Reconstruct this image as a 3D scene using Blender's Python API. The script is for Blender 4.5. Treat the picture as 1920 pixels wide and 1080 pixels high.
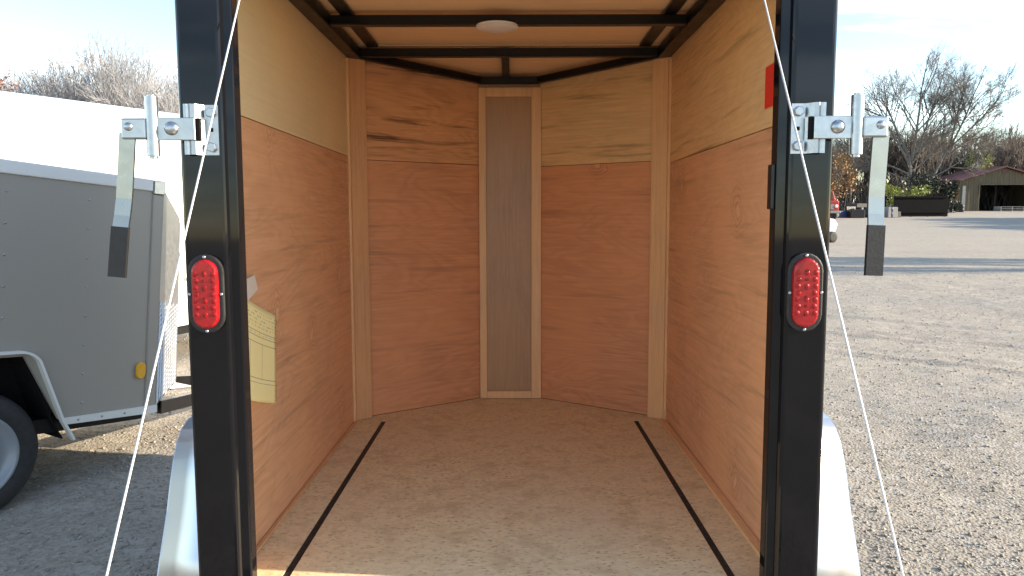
import bpy, bmesh, math, random
import numpy as np
from mathutils import Vector, Matrix, Euler

R = math.radians
PI = math.pi
random.seed(7)
for o in list(bpy.data.objects):
    bpy.data.objects.remove(o)
scene = bpy.context.scene
COL = scene.collection

# ------------------------------------------------------------------ camera
CAM_H = 1.42
PITCH, YAW, ROLL = math.atan(162 / 1400), math.atan(10 / 1400), R(-0.15)
cam = bpy.data.cameras.new('camera')
cam.sensor_width = 36.0
cam.lens = 36.0 * 1400 / 1920
cam.clip_start = 0.05
cam.clip_end = 3000
cam_o = bpy.data.objects.new('camera', cam)
COL.objects.link(cam_o)
cam_o.matrix_world = (Matrix.Translation((0, 0, CAM_H)) @ Matrix.Rotation(-YAW, 4, 'Z')
                      @ Matrix.Rotation(PI / 2 - PITCH, 4, 'X') @ Matrix.Rotation(ROLL, 4, 'Z'))
scene.camera = cam_o

# ------------------------------------------------------------------ sky and sun
SUN_EL, SUN_BACK = R(18.5), R(6.0)          # sun stands to the right, 6 degrees behind the camera's plane
world = bpy.data.worlds.new('World')
scene.world = world
world.use_nodes = True
wn, wl = world.node_tree.nodes, world.node_tree.links
bg = wn['Background']
sky = wn.new('ShaderNodeTexSky')
sky.sky_type = 'NISHITA'
sky.sun_disc = False
sky.sun_elevation = SUN_EL
sky.sun_rotation = PI / 2 + SUN_BACK
sky.air_density = 1.0
sky.dust_density = 0.1
sky.ozone_density = 1.6
tc = wn.new('ShaderNodeTexCoord')
sep = wn.new('ShaderNodeSeparateXYZ')
wl.new(tc.outputs['Generated'], sep.inputs[0])


def wmath(op, a, b=None):
    n = wn.new('ShaderNodeMath')
    n.operation = op
    for i, v in enumerate((a, b)):
        if v is None:
            continue
        if isinstance(v, (int, float)):
            n.inputs[i].default_value = v
        else:
            wl.new(v, n.inputs[i])
    return n.outputs[0]


zc = wmath('ADD', wmath('MAXIMUM', sep.outputs['Z'], 0.0), 0.10)
comb = wn.new('ShaderNodeCombineXYZ')
wl.new(wmath('DIVIDE', sep.outputs['X'], zc), comb.inputs[0])
wl.new(wmath('DIVIDE', sep.outputs['Y'], zc), comb.inputs[1])
mp = wn.new('ShaderNodeMapping')
mp.inputs['Rotation'].default_value = (0, 0, R(20))
mp.inputs['Scale'].default_value = (0.28, 0.75, 1)
mp.inputs['Location'].default_value = (3.1, 1.7, 0)
wl.new(comb.outputs[0], mp.inputs[0])
cn = wn.new('ShaderNodeTexNoise')
cn.inputs['Scale'].default_value = 1.5
cn.inputs['Detail'].default_value = 7
cn.inputs['Roughness'].default_value = 0.55
cn.inputs['Distortion'].default_value = 0.7
wl.new(mp.outputs[0], cn.inputs['Vector'])
mr = wn.new('ShaderNodeMapRange')
mr.inputs['From Min'].default_value = 0.49
mr.inputs['From Max'].default_value = 0.62
mr.inputs['To Max'].default_value = 1.0
wl.new(cn.outputs['Fac'], mr.inputs['Value'])
cl = wn.new('ShaderNodeMixRGB')          # thin cirrus added over the blue
cl.blend_type = 'ADD'
cl.inputs['Color2'].default_value = (2.4, 2.3, 2.15, 1)
wl.new(mr.outputs[0], cl.inputs['Fac'])
wl.new(sky.outputs[0], cl.inputs['Color1'])
wl.new(cl.outputs[0], bg.inputs['Color'])
bg.inputs['Strength'].default_value = 0.13

sun = bpy.data.lights.new('sun', 'SUN')
sun.energy = 4.8
sun.angle = R(0.53)
sun.color = (1.0, 0.83, 0.62)
sun_o = bpy.data.objects.new('sun', sun)
COL.objects.link(sun_o)
to_sun = Vector((math.cos(SUN_BACK) * math.cos(SUN_EL), -math.sin(SUN_BACK) * math.cos(SUN_EL), math.sin(SUN_EL)))
sun_o.rotation_euler = to_sun.to_track_quat('Z', 'Y').to_euler()
sun_o.location = (20, 0, 15)

vs = scene.view_settings
vs.view_transform = 'Standard'
vs.look = 'None'
vs.exposure = 1.53
vs.gamma = 1.0
vs.use_curve_mapping = False
scene.cycles.max_bounces = 10
scene.cycles.diffuse_bounces = 6
scene.cycles.use_denoising = True


# ------------------------------------------------------------------ materials
class NT:
    """small helper around one material's node tree"""

    def __init__(self, name):
        self.m = bpy.data.materials.new(name)
        self.m.use_nodes = True
        self.t = self.m.node_tree
        self.b = self.t.nodes['Principled BSDF']

    def n(self, kind, **kw):
        x = self.t.nodes.new(kind)
        for k, v in kw.items():
            setattr(x, k, v)
        return x

    def l(self, a, b):
        self.t.links.new(a, b)

    def set(self, **kw):
        for k, v in kw.items():
            self.b.inputs[k.replace('_', ' ')].default_value = v

    def coord(self, kind='Object', scale=(1, 1, 1), loc=(0, 0, 0), rot=(0, 0, 0), rnd=0.0):
        c = self.n('ShaderNodeTexCoord')
        out = c.outputs[kind]
        if rnd:
            oi = self.n('ShaderNodeObjectInfo')
            mu = self.n('ShaderNodeMath', operation='MULTIPLY')
            mu.inputs[1].default_value = rnd
            self.l(oi.outputs['Random'], mu.inputs[0])
            ad = self.n('ShaderNodeVectorMath', operation='ADD')
            self.l(out, ad.inputs[0])
            self.l(mu.outputs[0], ad.inputs[1])
            out = ad.outputs[0]
        m = self.n('ShaderNodeMapping')
        m.inputs['Scale'].default_value = scale
        m.inputs['Location'].default_value = loc
        m.inputs['Rotation'].default_value = rot
        self.l(out, m.inputs[0])
        return m.outputs[0]

    def noise(self, vec, scale, detail=4, rough=0.55, dist=0.0):
        x = self.n('ShaderNodeTexNoise')
        x.inputs['Scale'].default_value = scale
        x.inputs['Detail'].default_value = detail
        x.inputs['Roughness'].default_value = rough
        x.inputs['Distortion'].default_value = dist
        self.l(vec, x.inputs['Vector'])
        return x.outputs['Fac']

    def rng(self, v, a, b, c=0.0, d=1.0):
        x = self.n('ShaderNodeMapRange')
        for i, k in enumerate((a, b, c, d)):
            x.inputs[1 + i].default_value = k
        self.l(v, x.inputs[0])
        return x.outputs[0]

    def math(self, op, a, b=None):
        x = self.n('ShaderNodeMath', operation=op)
        for i, v in enumerate((a, b)):
            if v is None:
                continue
            if isinstance(v, (int, float)):
                x.inputs[i].default_value = v
            else:
                self.l(v, x.inputs[i])
        return x.outputs[0]

    def mix(self, fac, a, b, blend='MIX'):
        x = self.n('ShaderNodeMixRGB', blend_type=blend)
        for s, v in (('Fac', fac), ('Color1', a), ('Color2', b)):
            if isinstance(v, (int, float)):
                x.inputs[s].default_value = v
            elif isinstance(v, tuple):
                x.inputs[s].default_value = (*v[:3], 1)
            else:
                self.l(v, x.inputs[s])
        return x.outputs[0]

    def bump(self, h, strength=0.3, dist=0.01):
        x = self.n('ShaderNodeBump')
        x.inputs['Strength'].default_value = strength
        x.inputs['Distance'].default_value = dist
        self.l(h, x.inputs['Height'])
        self.l(x.outputs[0], self.b.inputs['Normal'])

    def color(self, v):
        self.l(v, self.b.inputs['Base Color'])


M = {}


def plain(name, col, rough=0.5, metal=0.0, vary=0.12, scale=6.0, coat=0.0, bump=0.0, spec=0.5, rv=0.15):
    k = NT(name)
    k.set(Roughness=rough, Metallic=metal, Coat_Weight=coat, Specular_IOR_Level=spec)
    v = k.coord(rnd=7.0)
    f = k.noise(v, scale, 5)
    lo = tuple(c * (1 - vary) for c in col)
    hi = tuple(min(1, c * (1 + vary)) for c in col)
    k.color(k.mix(f, lo, hi))
    k.l(k.rng(k.noise(v, scale * 3, 3), 0.3, 0.7, max(0.02, rough * (1 - rv)), min(1, rough * (1 + rv))), k.b.inputs['Roughness'])
    if bump:
        k.bump(k.noise(v, scale * 8, 4), bump, 0.004)
    M[name] = k.m
    return k.m


def wood(name, base, dark, streak=0.0, figure=0.5, vertical=False, rough=0.5, knots=0.0, grain=1.0):
    k = NT(name)
    k.set(Roughness=rough)
    rot = (0, PI / 2, 0) if vertical else (0, 0, 0)
    v = k.coord(rnd=31.0, rot=rot)
    mp1 = k.n('ShaderNodeMapping')
    mp1.inputs['Scale'].default_value = (1.1, 3, 4.2)
    k.l(v, mp1.inputs[0])
    low = k.noise(mp1.outputs[0], 1.1, 3, 0.5, 0.6)
    # cathedral figure: contour lines of a slow stretched field
    rings = k.math('SINE', k.math('MULTIPLY', low, 95.0))
    rings = k.rng(rings, -0.4, 1.0)
    mp2 = k.n('ShaderNodeMapping')
    mp2.inputs['Scale'].default_value = (1.2, 30, 30)
    k.l(v, mp2.inputs[0])
    fine = k.noise(mp2.outputs[0], 3.2, 6, 0.62)
    mp3 = k.n('ShaderNodeMapping')
    mp3.inputs['Scale'].default_value = (7, 160, 160)
    k.l(v, mp3.inputs[0])
    pores = k.noise(mp3.outputs[0], 3.0, 3, 0.6)
    c = k.mix(k.rng(fine, 0.28, 0.74), tuple(x * (1 + 0.14 * grain) for x in base), tuple(a * (1 - 0.45 * grain) + b * 0.45 * grain for a, b in zip(base, dark)))
    c = k.mix(k.math('MULTIPLY', rings, figure * 0.45), c, dark)
    c = k.mix(k.math('MULTIPLY', k.rng(pores, 0.56, 0.75), 0.35), c, dark)
    blot = k.noise(v, 2.6, 3, 0.5)
    c = k.mix(k.rng(blot, 0.3, 0.7, 0.0, 0.6), c, tuple(min(1, x * f) for x, f in zip(base, (1.22, 1.12, 0.98))))
    if streak:
        mp4 = k.n('ShaderNodeMapping')
        mp4.inputs['Scale'].default_value = (0.9, 9, 16)
        k.l(v, mp4.inputs[0])
        s = k.noise(mp4.outputs[0], 1.5, 4, 0.55, 0.5)
        c = k.mix(k.math('MULTIPLY', k.rng(s, 0.565, 0.70), streak), c, tuple(x * 0.33 for x in dark))
    if knots:
        mp5 = k.n('ShaderNodeMapping')
        mp5.inputs['Scale'].default_value = (2.6, 1, 1.9)
        k.l(v, mp5.inputs[0])
        wv = k.n('ShaderNodeMixRGB', blend_type='ADD')
        wv.inputs['Fac'].default_value = 0.16
        nz = k.n('ShaderNodeTexNoise')
        nz.inputs['Scale'].default_value = 7.0
        k.l(mp5.outputs[0], nz.inputs['Vector'])
        k.l(mp5.outputs[0], wv.inputs['Color1'])
        k.l(nz.outputs['Color'], wv.inputs['Color2'])
        kv = k.n('ShaderNodeTexVoronoi', voronoi_dimensions='2D')
        kv.inputs['Scale'].default_value = 1.0
        sx = k.n('ShaderNodeSeparateXYZ')
        k.l(wv.outputs[0], sx.inputs[0])
        cx = k.n('ShaderNodeCombineXYZ')
        k.l(sx.outputs[0], cx.inputs[0])
        k.l(sx.outputs[2], cx.inputs[1])
        k.l(cx.outputs[0], kv.inputs['Vector'])
        kc = k.n('ShaderNodeSeparateColor')
        k.l(kv.outputs['Color'], kc.inputs[0])
        gate = k.math('GREATER_THAN', kc.outputs[0], 0.45)
        halo = k.math('MULTIPLY', k.rng(kv.outputs['Distance'], 0.05, 0.24, 1.0, 0.0), gate)
        ring = k.rng(k.math('SINE', k.math('MULTIPLY', kv.outputs['Distance'], 150.0)), -0.2, 1.0)
        c = k.mix(k.math('MULTIPLY', k.math('MULTIPLY', halo, ring), 0.8 * knots), c, dark)
        c = k.mix(k.math('MULTIPLY', k.rng(kv.outputs['Distance'], 0.015, 0.055, 1.0, 0.0), k.math('MULTIPLY', gate, 0.85 * knots)), c, tuple(min(1, x * f) for x, f in zip(base, (1.15, 1.25, 1.3))))
    k.color(c)
    k.bump(k.math('ADD', fine, k.math('MULTIPLY', pores, 0.5)), 0.10, 0.003)
    k.l(k.rng(fine, 0.3, 0.7, rough * 0.85, rough * 1.2), k.b.inputs['Roughness'])
    M[name] = k.m
    return k.m


wood('plywood_nose', (0.66, 0.315, 0.160), (0.42, 0.160, 0.070), streak=0.3, figure=0.65, knots=1.0)
wood('plywood_red', (0.71, 0.395, 0.215), (0.48, 0.212, 0.10), streak=0.35, figure=0.6, knots=1.0)
wood('plywood_red_streaked', (0.70, 0.375, 0.185), (0.28, 0.09, 0.034), streak=0.95, figure=0.6)
wood('plywood_cream', (0.76, 0.60, 0.345), (0.64, 0.46, 0.24), streak=0.0, figure=0.06, grain=0.4)
wood('plywood_tan', (0.74, 0.505, 0.255), (0.47, 0.245, 0.095), streak=0.6, figure=0.4)
wood('plywood_ceiling', (0.85, 0.62, 0.38), (0.72, 0.46, 0.25), streak=0.1, figure=0.15)
wood('batten_wood', (0.64, 0.36, 0.175), (0.45, 0.205, 0.088), figure=0.3, vertical=True)
wood('trim_wood', (0.74, 0.46, 0.235), (0.53, 0.285, 0.13), figure=0.25, vertical=True)
wood('grey_walnut', (0.42, 0.25, 0.128), (0.27, 0.145, 0.07), figure=0.25, vertical=True, rough=0.4)
wood('ramp_wood', (0.78, 0.62, 0.43), (0.60, 0.44, 0.28), figure=0.4)

# floor board: pressed flakes
k = NT('flake_board')
k.set(Roughness=0.55)
v = k.coord(rnd=5.0)


def flakes(scale, ang):
    mpn = k.n('ShaderNodeMapping')
    mpn.inputs['Rotation'].default_value = (0, 0, ang)
    mpn.inputs['Scale'].default_value = (scale, scale * 2.0, 1)
    k.l(v, mpn.inputs[0])
    vo = k.n('ShaderNodeTexVoronoi')
    vo.inputs['Scale'].default_value = 1.0
    k.l(mpn.outputs[0], vo.inputs['Vector'])
    sp = k.n('ShaderNodeSeparateColor')
    k.l(vo.outputs['Color'], sp.inputs[0])
    return sp.outputs[0]


fa, fb, fc = flakes(44, 0.7), flakes(52, 1.9), flakes(105, 2.6)
sel = k.noise(v, 34, 2)
fl = k.mix(k.rng(sel, 0.44, 0.56), fa, fb)
c = k.mix(fl, (0.74, 0.565, 0.305), (0.87, 0.70, 0.42))
c = k.mix(k.rng(fc, 0.90, 0.95, 0.0, 0.6), c, (0.26, 0.155, 0.085))
c = k.mix(k.rng(k.noise(v, 75, 4, 0.7), 0.60, 0.72, 0.0, 0.7), c, (0.24, 0.145, 0.08))
c = k.mix(k.rng(k.noise(v, 2.2, 4), 0.35, 0.7, 0.0, 0.45), c, (0.76, 0.60, 0.38))
c = k.mix(k.rng(k.noise(v, 11, 5, 0.65), 0.50, 0.68, 0.0, 0.55), c, (0.53, 0.365, 0.19))
k.color(c)
k.bump(fl, 0.12, 0.002)
M['flake_board'] = k.m

plain('black_gloss', (0.006, 0.006, 0.0075), rough=0.055, vary=0.2, spec=0.28)
plain('black_frame', (0.007, 0.007, 0.008), rough=0.34, vary=0.25, spec=0.35)
plain('black_rubber', (0.009, 0.009, 0.010), rough=0.6, vary=0.2, bump=0.15, scale=20)
plain('tyre_rubber', (0.022, 0.022, 0.024), rough=0.75, vary=0.25, bump=0.2, scale=15)
plain('zinc', (0.41, 0.43, 0.45), rough=0.33, metal=1.0, vary=0.12, scale=30)
plain('zinc_gold', (0.36, 0.355, 0.32), rough=0.30, metal=1.0, vary=0.12, scale=12)
plain('aluminium', (0.58, 0.59, 0.61), rough=0.36, metal=1.0, vary=0.012, scale=3, rv=0.04)
plain('aluminium_trim', (0.50, 0.49, 0.46), rough=0.42, metal=1.0, vary=0.08, scale=12)
plain('cable_steel', (0.62, 0.61, 0.60), rough=0.4, metal=0.3, vary=0.1, scale=300)
plain('grey_paint', (0.32, 0.292, 0.255), rough=0.34, vary=0.03, scale=0.6)
plain('white_paint', (0.82, 0.82, 0.81), rough=0.25, vary=0.02, scale=1.5)
plain('pale_trim', (0.70, 0.69, 0.66), rough=0.4, vary=0.06)
plain('seam_grey', (0.42, 0.42, 0.41), rough=0.5)
plain('lamp_white', (0.80, 0.78, 0.74), rough=0.35, vary=0.03)
plain('amber', (0.75, 0.38, 0.02), rough=0.25, coat=0.4)
plain('red_lens', (0.33, 0.005, 0.008), rough=0.22, coat=0.1, vary=0.5, scale=120)
plain('red_led', (0.30, 0.005, 0.008), rough=0.35, spec=0.3)
plain('red_core', (0.16, 0.004, 0.006), rough=0.2)
plain('sticker_red', (0.78, 0.035, 0.02), rough=0.5, vary=0.08, scale=30)
plain('tape', (0.78, 0.70, 0.58), rough=0.4)
plain('rim_grey', (0.27, 0.29, 0.32), rough=0.35, metal=0.1)
plain('wheel_well', (0.010, 0.009, 0.009), rough=0.85, spec=0.15)
plain('red_truck', (0.34, 0.025, 0.022), rough=0.35)
plain('glass_dark', (0.015, 0.018, 0.022), rough=0.08)
plain('junk_dark', (0.011, 0.012, 0.016), rough=0.6, vary=0.5, scale=3)
plain('junk_blue', (0.03, 0.045, 0.11), rough=0.5, vary=0.3)
plain('junk_pale', (0.24, 0.24, 0.225), rough=0.6)
plain('barn_board_shaded', (0.095, 0.074, 0.042), rough=0.75, vary=0.35, scale=1.3)  # board colour darkened for the shade on the front wall
plain('barn_side_lit', (0.22, 0.13, 0.055), rough=0.75, vary=0.3, scale=1.3)  # lit copy of the boards: the side wall's orange light in the colour
plain('barn_roof', (0.12, 0.034, 0.032), rough=0.6, vary=0.25)
plain('barn_inner_shade', (0.010, 0.011, 0.016), rough=0.9)  # near-black inside: the shade within the barn put into the colour
plain('bark', (0.145, 0.128, 0.112), rough=0.9, vary=0.3)
plain('bark_pale', (0.31, 0.31, 0.32), rough=0.9, vary=0.25)
plain('bark_brown', (0.105, 0.086, 0.072), rough=0.9, vary=0.35, scale=0.6)
plain('leaf_yellow_green', (0.22, 0.24, 0.035), rough=0.6, vary=0.35, scale=3)
plain('leaf_dark', (0.022, 0.030, 0.017), rough=0.7, vary=0.4, scale=2)
plain('leaf_orange', (0.22, 0.125, 0.04), rough=0.7, vary=0.35, scale=2)
plain('leaf_rust', (0.26, 0.10, 0.05), rough=0.7, vary=0.35, scale=2)
plain('straw', (0.42, 0.30, 0.10), rough=0.8, vary=0.3, scale=10)

# yellow form with rows of print (UV: u along width, v up)
k = NT('form_paper')
k.set(Roughness=0.6)
k.b.inputs['Transmission Weight'].default_value = 0.0
c0 = k.n('ShaderNodeTexCoord')
suv = k.n('ShaderNodeSeparateXYZ')
k.l(c0.outputs['UV'], suv.inputs[0])
u, vv = suv.outputs[0], suv.outputs[1]


def band(x, c_, w):
    return k.math('LESS_THAN', k.math('ABSOLUTE', k.math('SUBTRACT', x, c_)), w)


ink = None
for c_, w_ in ((0.735, 0.004), (0.685, 0.004), (0.615, 0.004), (0.245, 0.004), (0.20, 0.003)):
    b_ = band(vv, c_, w_)
    ink = b_ if ink is None else k.math('MAXIMUM', ink, b_)
cols = k.math('MAXIMUM', band(u, 0.30, 0.004), band(u, 0.62, 0.004))
cols = k.math('MULTIPLY', cols, band(vv, 0.42, 0.19))
ink = k.math('MAXIMUM', ink, cols)
mpn = k.n('ShaderNodeMapping')
mpn.inputs['Scale'].default_value = (34, 24, 1)
k.l(c0.outputs['UV'], mpn.inputs[0])
txt = k.rng(k.noise(mpn.outputs[0], 1.0, 2), 0.50, 0.56)
rows = k.math('GREATER_THAN', k.math('SINE', k.math('MULTIPLY', vv, 170.0)), 0.1)
zone = k.math('MAXIMUM', band(vv, 0.86, 0.085), k.math('MULTIPLY', band(vv, 0.71, 0.02), 1.0))
txt = k.math('MULTIPLY', k.math('MULTIPLY', txt, rows), zone)
ink = k.math('MAXIMUM', k.math('MULTIPLY', ink, 0.8), k.math('MULTIPLY', txt, 0.55))
c = k.mix(k.noise(k.coord('UV'), 5, 3), (0.94, 0.79, 0.36), (0.95, 0.82, 0.40))
k.color(k.mix(ink, c, (0.27, 0.25, 0.15)))
M['form_paper'] = k.m

# tread plate
k = NT('tread_plate')
k.set(Metallic=1.0, Roughness=0.3)
v = k.coord()
k.color(k.mix(k.noise(v, 8, 3), (0.34, 0.33, 0.32), (0.42, 0.41, 0.40)))
M['tread_plate'] = k.m

# gravel ground
k = NT('gravel')
k.set(Roughness=0.9, Specular_IOR_Level=0.2)
v = k.coord()
vo = k.n('ShaderNodeTexVoronoi')
vo.inputs['Scale'].default_value = 62
k.l(v, vo.inputs['Vector'])
sp = k.n('ShaderNodeSeparateColor')
k.l(vo.outputs['Color'], sp.inputs[0])
vo2 = k.n('ShaderNodeTexVoronoi')
vo2.inputs['Scale'].default_value = 15
k.l(v, vo2.inputs['Vector'])
sp2 = k.n('ShaderNodeSeparateColor')
k.l(vo2.outputs['Color'], sp2.inputs[0])
c = k.mix(sp.outputs[0], (0.20, 0.178, 0.145), (0.375, 0.34, 0.282))
c = k.mix(k.rng(sp2.outputs[0], 0.75, 0.95, 0, 0.6), c, (0.40, 0.378, 0.335))
c = k.mix(k.rng(k.noise(v, 0.35, 5, 0.6), 0.38, 0.66, 0, 0.5), c, (0.345, 0.308, 0.248))
mps = k.n('ShaderNodeMapping')
mps.inputs['Scale'].default_value = (0.10, 0.55, 1)
k.l(v, mps.inputs[0])
c = k.mix(k.rng(k.noise(mps.outputs[0], 1.0, 4, 0.6), 0.46, 0.68, 0, 0.45), c, (0.25, 0.238, 0.218))
c = k.mix(k.rng(k.noise(v, 1.6, 5, 0.6), 0.55, 0.75, 0, 0.5), c, (0.255, 0.222, 0.178))
k.color(c)
hh = k.math('ADD', k.math('MULTIPLY', vo.outputs['Distance'], -1.0), k.math('MULTIPLY', k.noise(v, 34, 4), 0.9))
k.bump(hh, 0.42, 0.012)
M['gravel'] = k.m
k = NT('stone')
k.set(Roughness=0.9, Specular_IOR_Level=0.2)
g = k.n('ShaderNodeNewGeometry')
cr = k.n('ShaderNodeValToRGB')
cr.color_ramp.elements[0].color = (0.235, 0.22, 0.195, 1)
cr.color_ramp.elements[1].color = (0.42, 0.39, 0.34, 1)
e = cr.color_ramp.elements.new(0.5)
e.color = (0.31, 0.285, 0.24, 1)
k.l(g.outputs['Random Per Island'], cr.inputs[0])
k.color(cr.outputs[0])
M['stone'] = k.m


# ------------------------------------------------------------------ geometry helpers
def link(name, me, mat, parent=None, loc=(0, 0, 0), rot=(0, 0, 0), smooth=False):
    o = bpy.data.objects.new(name, me)
    COL.objects.link(o)
    if mat is not None and not me.materials:
        me.materials.append(M[mat] if isinstance(mat, str) else mat)
    if smooth:
        me.polygons.foreach_set('use_smooth', [p.loop_total <= 4 for p in me.polygons])
    o.parent = parent
    o.location = loc
    o.rotation_euler = rot
    return o


def mesh(verts, faces, name='mesh'):
    me = bpy.data.meshes.new(name)
    me.from_pydata([tuple(v) for v in verts], [], [tuple(f) for f in faces])
    bm = bmesh.new()
    bm.from_mesh(me)
    bmesh.ops.recalc_face_normals(bm, faces=bm.faces)
    bm.to_mesh(me)
    bm.free()
    me.update()
    return me


def box_me(sx, sy, sz, bev=0.0, seg=1):
    bm = bmesh.new()
    bmesh.ops.create_cube(bm, size=1)
    bmesh.ops.scale(bm, vec=(sx, sy, sz), verts=bm.verts)
    if bev:
        bmesh.ops.bevel(bm, geom=bm.edges[:], offset=bev, segments=seg, affect='EDGES', profile=0.5)
    me = bpy.data.meshes.new('box')
    bm.to_mesh(me)
    bm.free()
    return me


def box(name, x0, x1, y0, y1, z0, z1, mat, parent, bev=0.0, seg=1, smooth=False):
    """box given by its bounds in the parent's frame"""
    return link(name, box_me(x1 - x0, y1 - y0, z1 - z0, bev, seg), mat, parent,
                ((x0 + x1) / 2, (y0 + y1) / 2, (z0 + z1) / 2), smooth=smooth)


def prism(name, outline, axis, a, b, mat, parent, loc=(0, 0, 0), rot=(0, 0, 0), bev=0.0):
    """closed 2-D outline extruded from a to b along axis ('x': outline is (y,z); 'y': (x,z); 'z': (x,y))"""
    def p3(p, t):
        return {'x': (t, p[0], p[1]), 'y': (p[0], t, p[1]), 'z': (p[0], p[1], t)}[axis]
    n = len(outline)
    vs_ = [p3(p, a) for p in outline] + [p3(p, b) for p in outline]
    fs = [tuple(range(n)), tuple(range(2 * n - 1, n - 1, -1))] + [(i, (i + 1) % n, n + (i + 1) % n, n + i) for i in range(n)]
    me = mesh(vs_, fs)
    if bev:
        bm = bmesh.new()
        bm.from_mesh(me)
        bmesh.ops.bevel(bm, geom=bm.edges[:], offset=bev, segments=2, affect='EDGES', profile=0.5)
        bm.to_mesh(me)
        bm.free()
    return link(name, me, mat, parent, loc, rot)


def strip(name, path, axis, a, b, th, mat, parent, smooth=True):
    """open 2-D path (y,z) thickened by th and extruded along x from a to b: bent sheet"""
    pts = [Vector(p) for p in path]
    nrm = []
    for i in range(len(pts)):
        d = (pts[min(i + 1, len(pts) - 1)] - pts[max(i - 1, 0)]).normalized()
        nrm.append(Vector((-d.y, d.x)))
    out = [p + n_ * th / 2 for p, n_ in zip(pts, nrm)] + [p - n_ * th / 2 for p, n_ in reversed(list(zip(pts, nrm)))]
    return prism(name, [tuple(p) for p in out], axis, a, b, mat, parent)


def tube_me(p, r, n=8, cap=True):
    """tube along points p (list of 3-vectors) with radius or radii r"""
    p = [Vector(q) for q in p]
    rs = r if isinstance(r, (list, tuple)) else [r] * len(p)
    vs_, fs = [], []
    for i, q in enumerate(p):
        d = (p[min(i + 1, len(p) - 1)] - p[max(i - 1, 0)]).normalized()
        up = Vector((0, 0, 1)) if abs(d.z) < 0.9 else Vector((0, 1, 0))
        a = d.cross(up).normalized()
        b = d.cross(a).normalized()
        for j in range(n):
            t = 2 * PI * j / n
            vs_.append(q + a * math.cos(t) * rs[i] + b * math.sin(t) * rs[i])
    for i in range(len(p) - 1):
        for j in range(n):
            fs.append((i * n + j, i * n + (j + 1) % n, (i + 1) * n + (j + 1) % n, (i + 1) * n + j))
    if cap:                                   # caps on their own vertices, so their rims stay sharp
        for ring in (range(n), range((len(p) - 1) * n, len(p) * n)):
            k0 = len(vs_)
            vs_ += [vs_[i] for i in ring]
            fs.append(tuple(range(k0, k0 + n)))
    return mesh(vs_, fs)


def tube(name, p, r, mat, parent, n=8, smooth=True):
    return link(name, tube_me(p, r, n), mat, parent, smooth=smooth)


def lathe_me(profile, axis='x', n=32, cap=True):
    """profile [(t, radius)] revolved about axis"""
    vs_, fs = [], []
    for t, r in profile:
        for j in range(n):
            a = 2 * PI * j / n
            c_, s_ = math.cos(a) * r, math.sin(a) * r
            vs_.append({'x': (t, c_, s_), 'y': (c_, t, s_), 'z': (c_, s_, t)}[axis])
    m_ = len(profile)
    for i in range(m_ - 1):
        for j in range(n):
            fs.append((i * n + j, i * n + (j + 1) % n, (i + 1) * n + (j + 1) % n, (i + 1) * n + j))
    if cap:
        fs.append(tuple(range(n)))
        fs.append(tuple(range((m_ - 1) * n, m_ * n)))
    return mesh(vs_, fs)


def empty(name, loc=(0, 0, 0), rot=(0, 0, 0), parent=None):
    o = bpy.data.objects.new(name, None)
    COL.objects.link(o)
    o.empty_display_size = 0.2
    o.location = loc
    o.rotation_euler = rot
    o.parent = parent
    return o


def tag(o, label=None, cat=None, group=None, kind=None):
    for key, v_ in (('label', label), ('category', cat), ('group', group), ('kind', kind)):
        if v_:
            o[key] = v_
    return o


def copy_tree(o, parent=None):
    c_ = o.copy()
    COL.objects.link(c_)
    c_.parent = parent
    for ch in list(o.children):
        copy_tree(ch, c_)
    return c_


def stadium(w, h, n=10):
    r = w / 2
    s = h / 2 - r
    out = []
    for i in range(n + 1):
        a = PI * i / n
        out.append((r * math.cos(a), s + r * math.sin(a)))
    for i in range(n + 1):
        a = PI + PI * i / n
        out.append((r * math.cos(a), -s + r * math.sin(a)))
    return out


# ------------------------------------------------------------------ ground
rng = np.random.default_rng(3)


def vnoise(x, y, seed):
    xi, yi = np.floor(x).astype(np.int64), np.floor(y).astype(np.int64)
    xf, yf = x - xi, y - yi

    def h(a, b):
        n_ = (a * 374761393 + b * 668265263 + seed * 1274126177) & 0x7fffffff
        n_ = ((n_ ^ (n_ >> 13)) * 1274126177) & 0x7fffffff
        return ((n_ ^ (n_ >> 16)) & 0xffff) / 65535.0
    ux, uy = xf * xf * (3 - 2 * xf), yf * yf * (3 - 2 * yf)
    a = h(xi, yi) * (1 - ux) + h(xi + 1, yi) * ux
    b = h(xi, yi + 1) * (1 - ux) + h(xi + 1, yi + 1) * ux
    return a * (1 - uy) + b * uy


def ground_h(x, y):
    near = np.clip(1.3 - np.hypot(x, y - 4) / 26, 0, 1)
    z = 0.030 * (vnoise(x * 1.3, y * 1.3, 1) - 0.5) + 0.016 * (vnoise(x * 4.1, y * 4.1, 2) - 0.5)
    z += 0.008 * (vnoise(x * 13, y * 13, 3) - 0.5)
    # curved wheel ruts right of the trailer
    for off, d in ((0.0, 0.020), (0.42, 0.014), (1.35, 0.018), (1.75, 0.013), (2.9, 0.013)):
        yy = 7.6 + off - 0.62 * (x - 2.0) - 0.035 * (x - 2) ** 2
        dist = (y - yy) * 0.84
        w = np.exp(-(dist / 0.085) ** 2)
        m_ = np.clip((x - 1.2) * 1.5, 0, 1) * (0.35 + vnoise(x * 2.3 + off * 7, y * 2.3, 9))
        z -= d * w * m_
        z += 0.45 * d * np.exp(-((dist - 0.16) / 0.07) ** 2) * m_
    return z * near - 0.006


def axis_pts(segs):
    out = [segs[0][0]]
    for a, b, n_ in segs:
        out += list(np.linspace(a, b, n_ + 1)[1:])
    return np.array(out)


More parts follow.
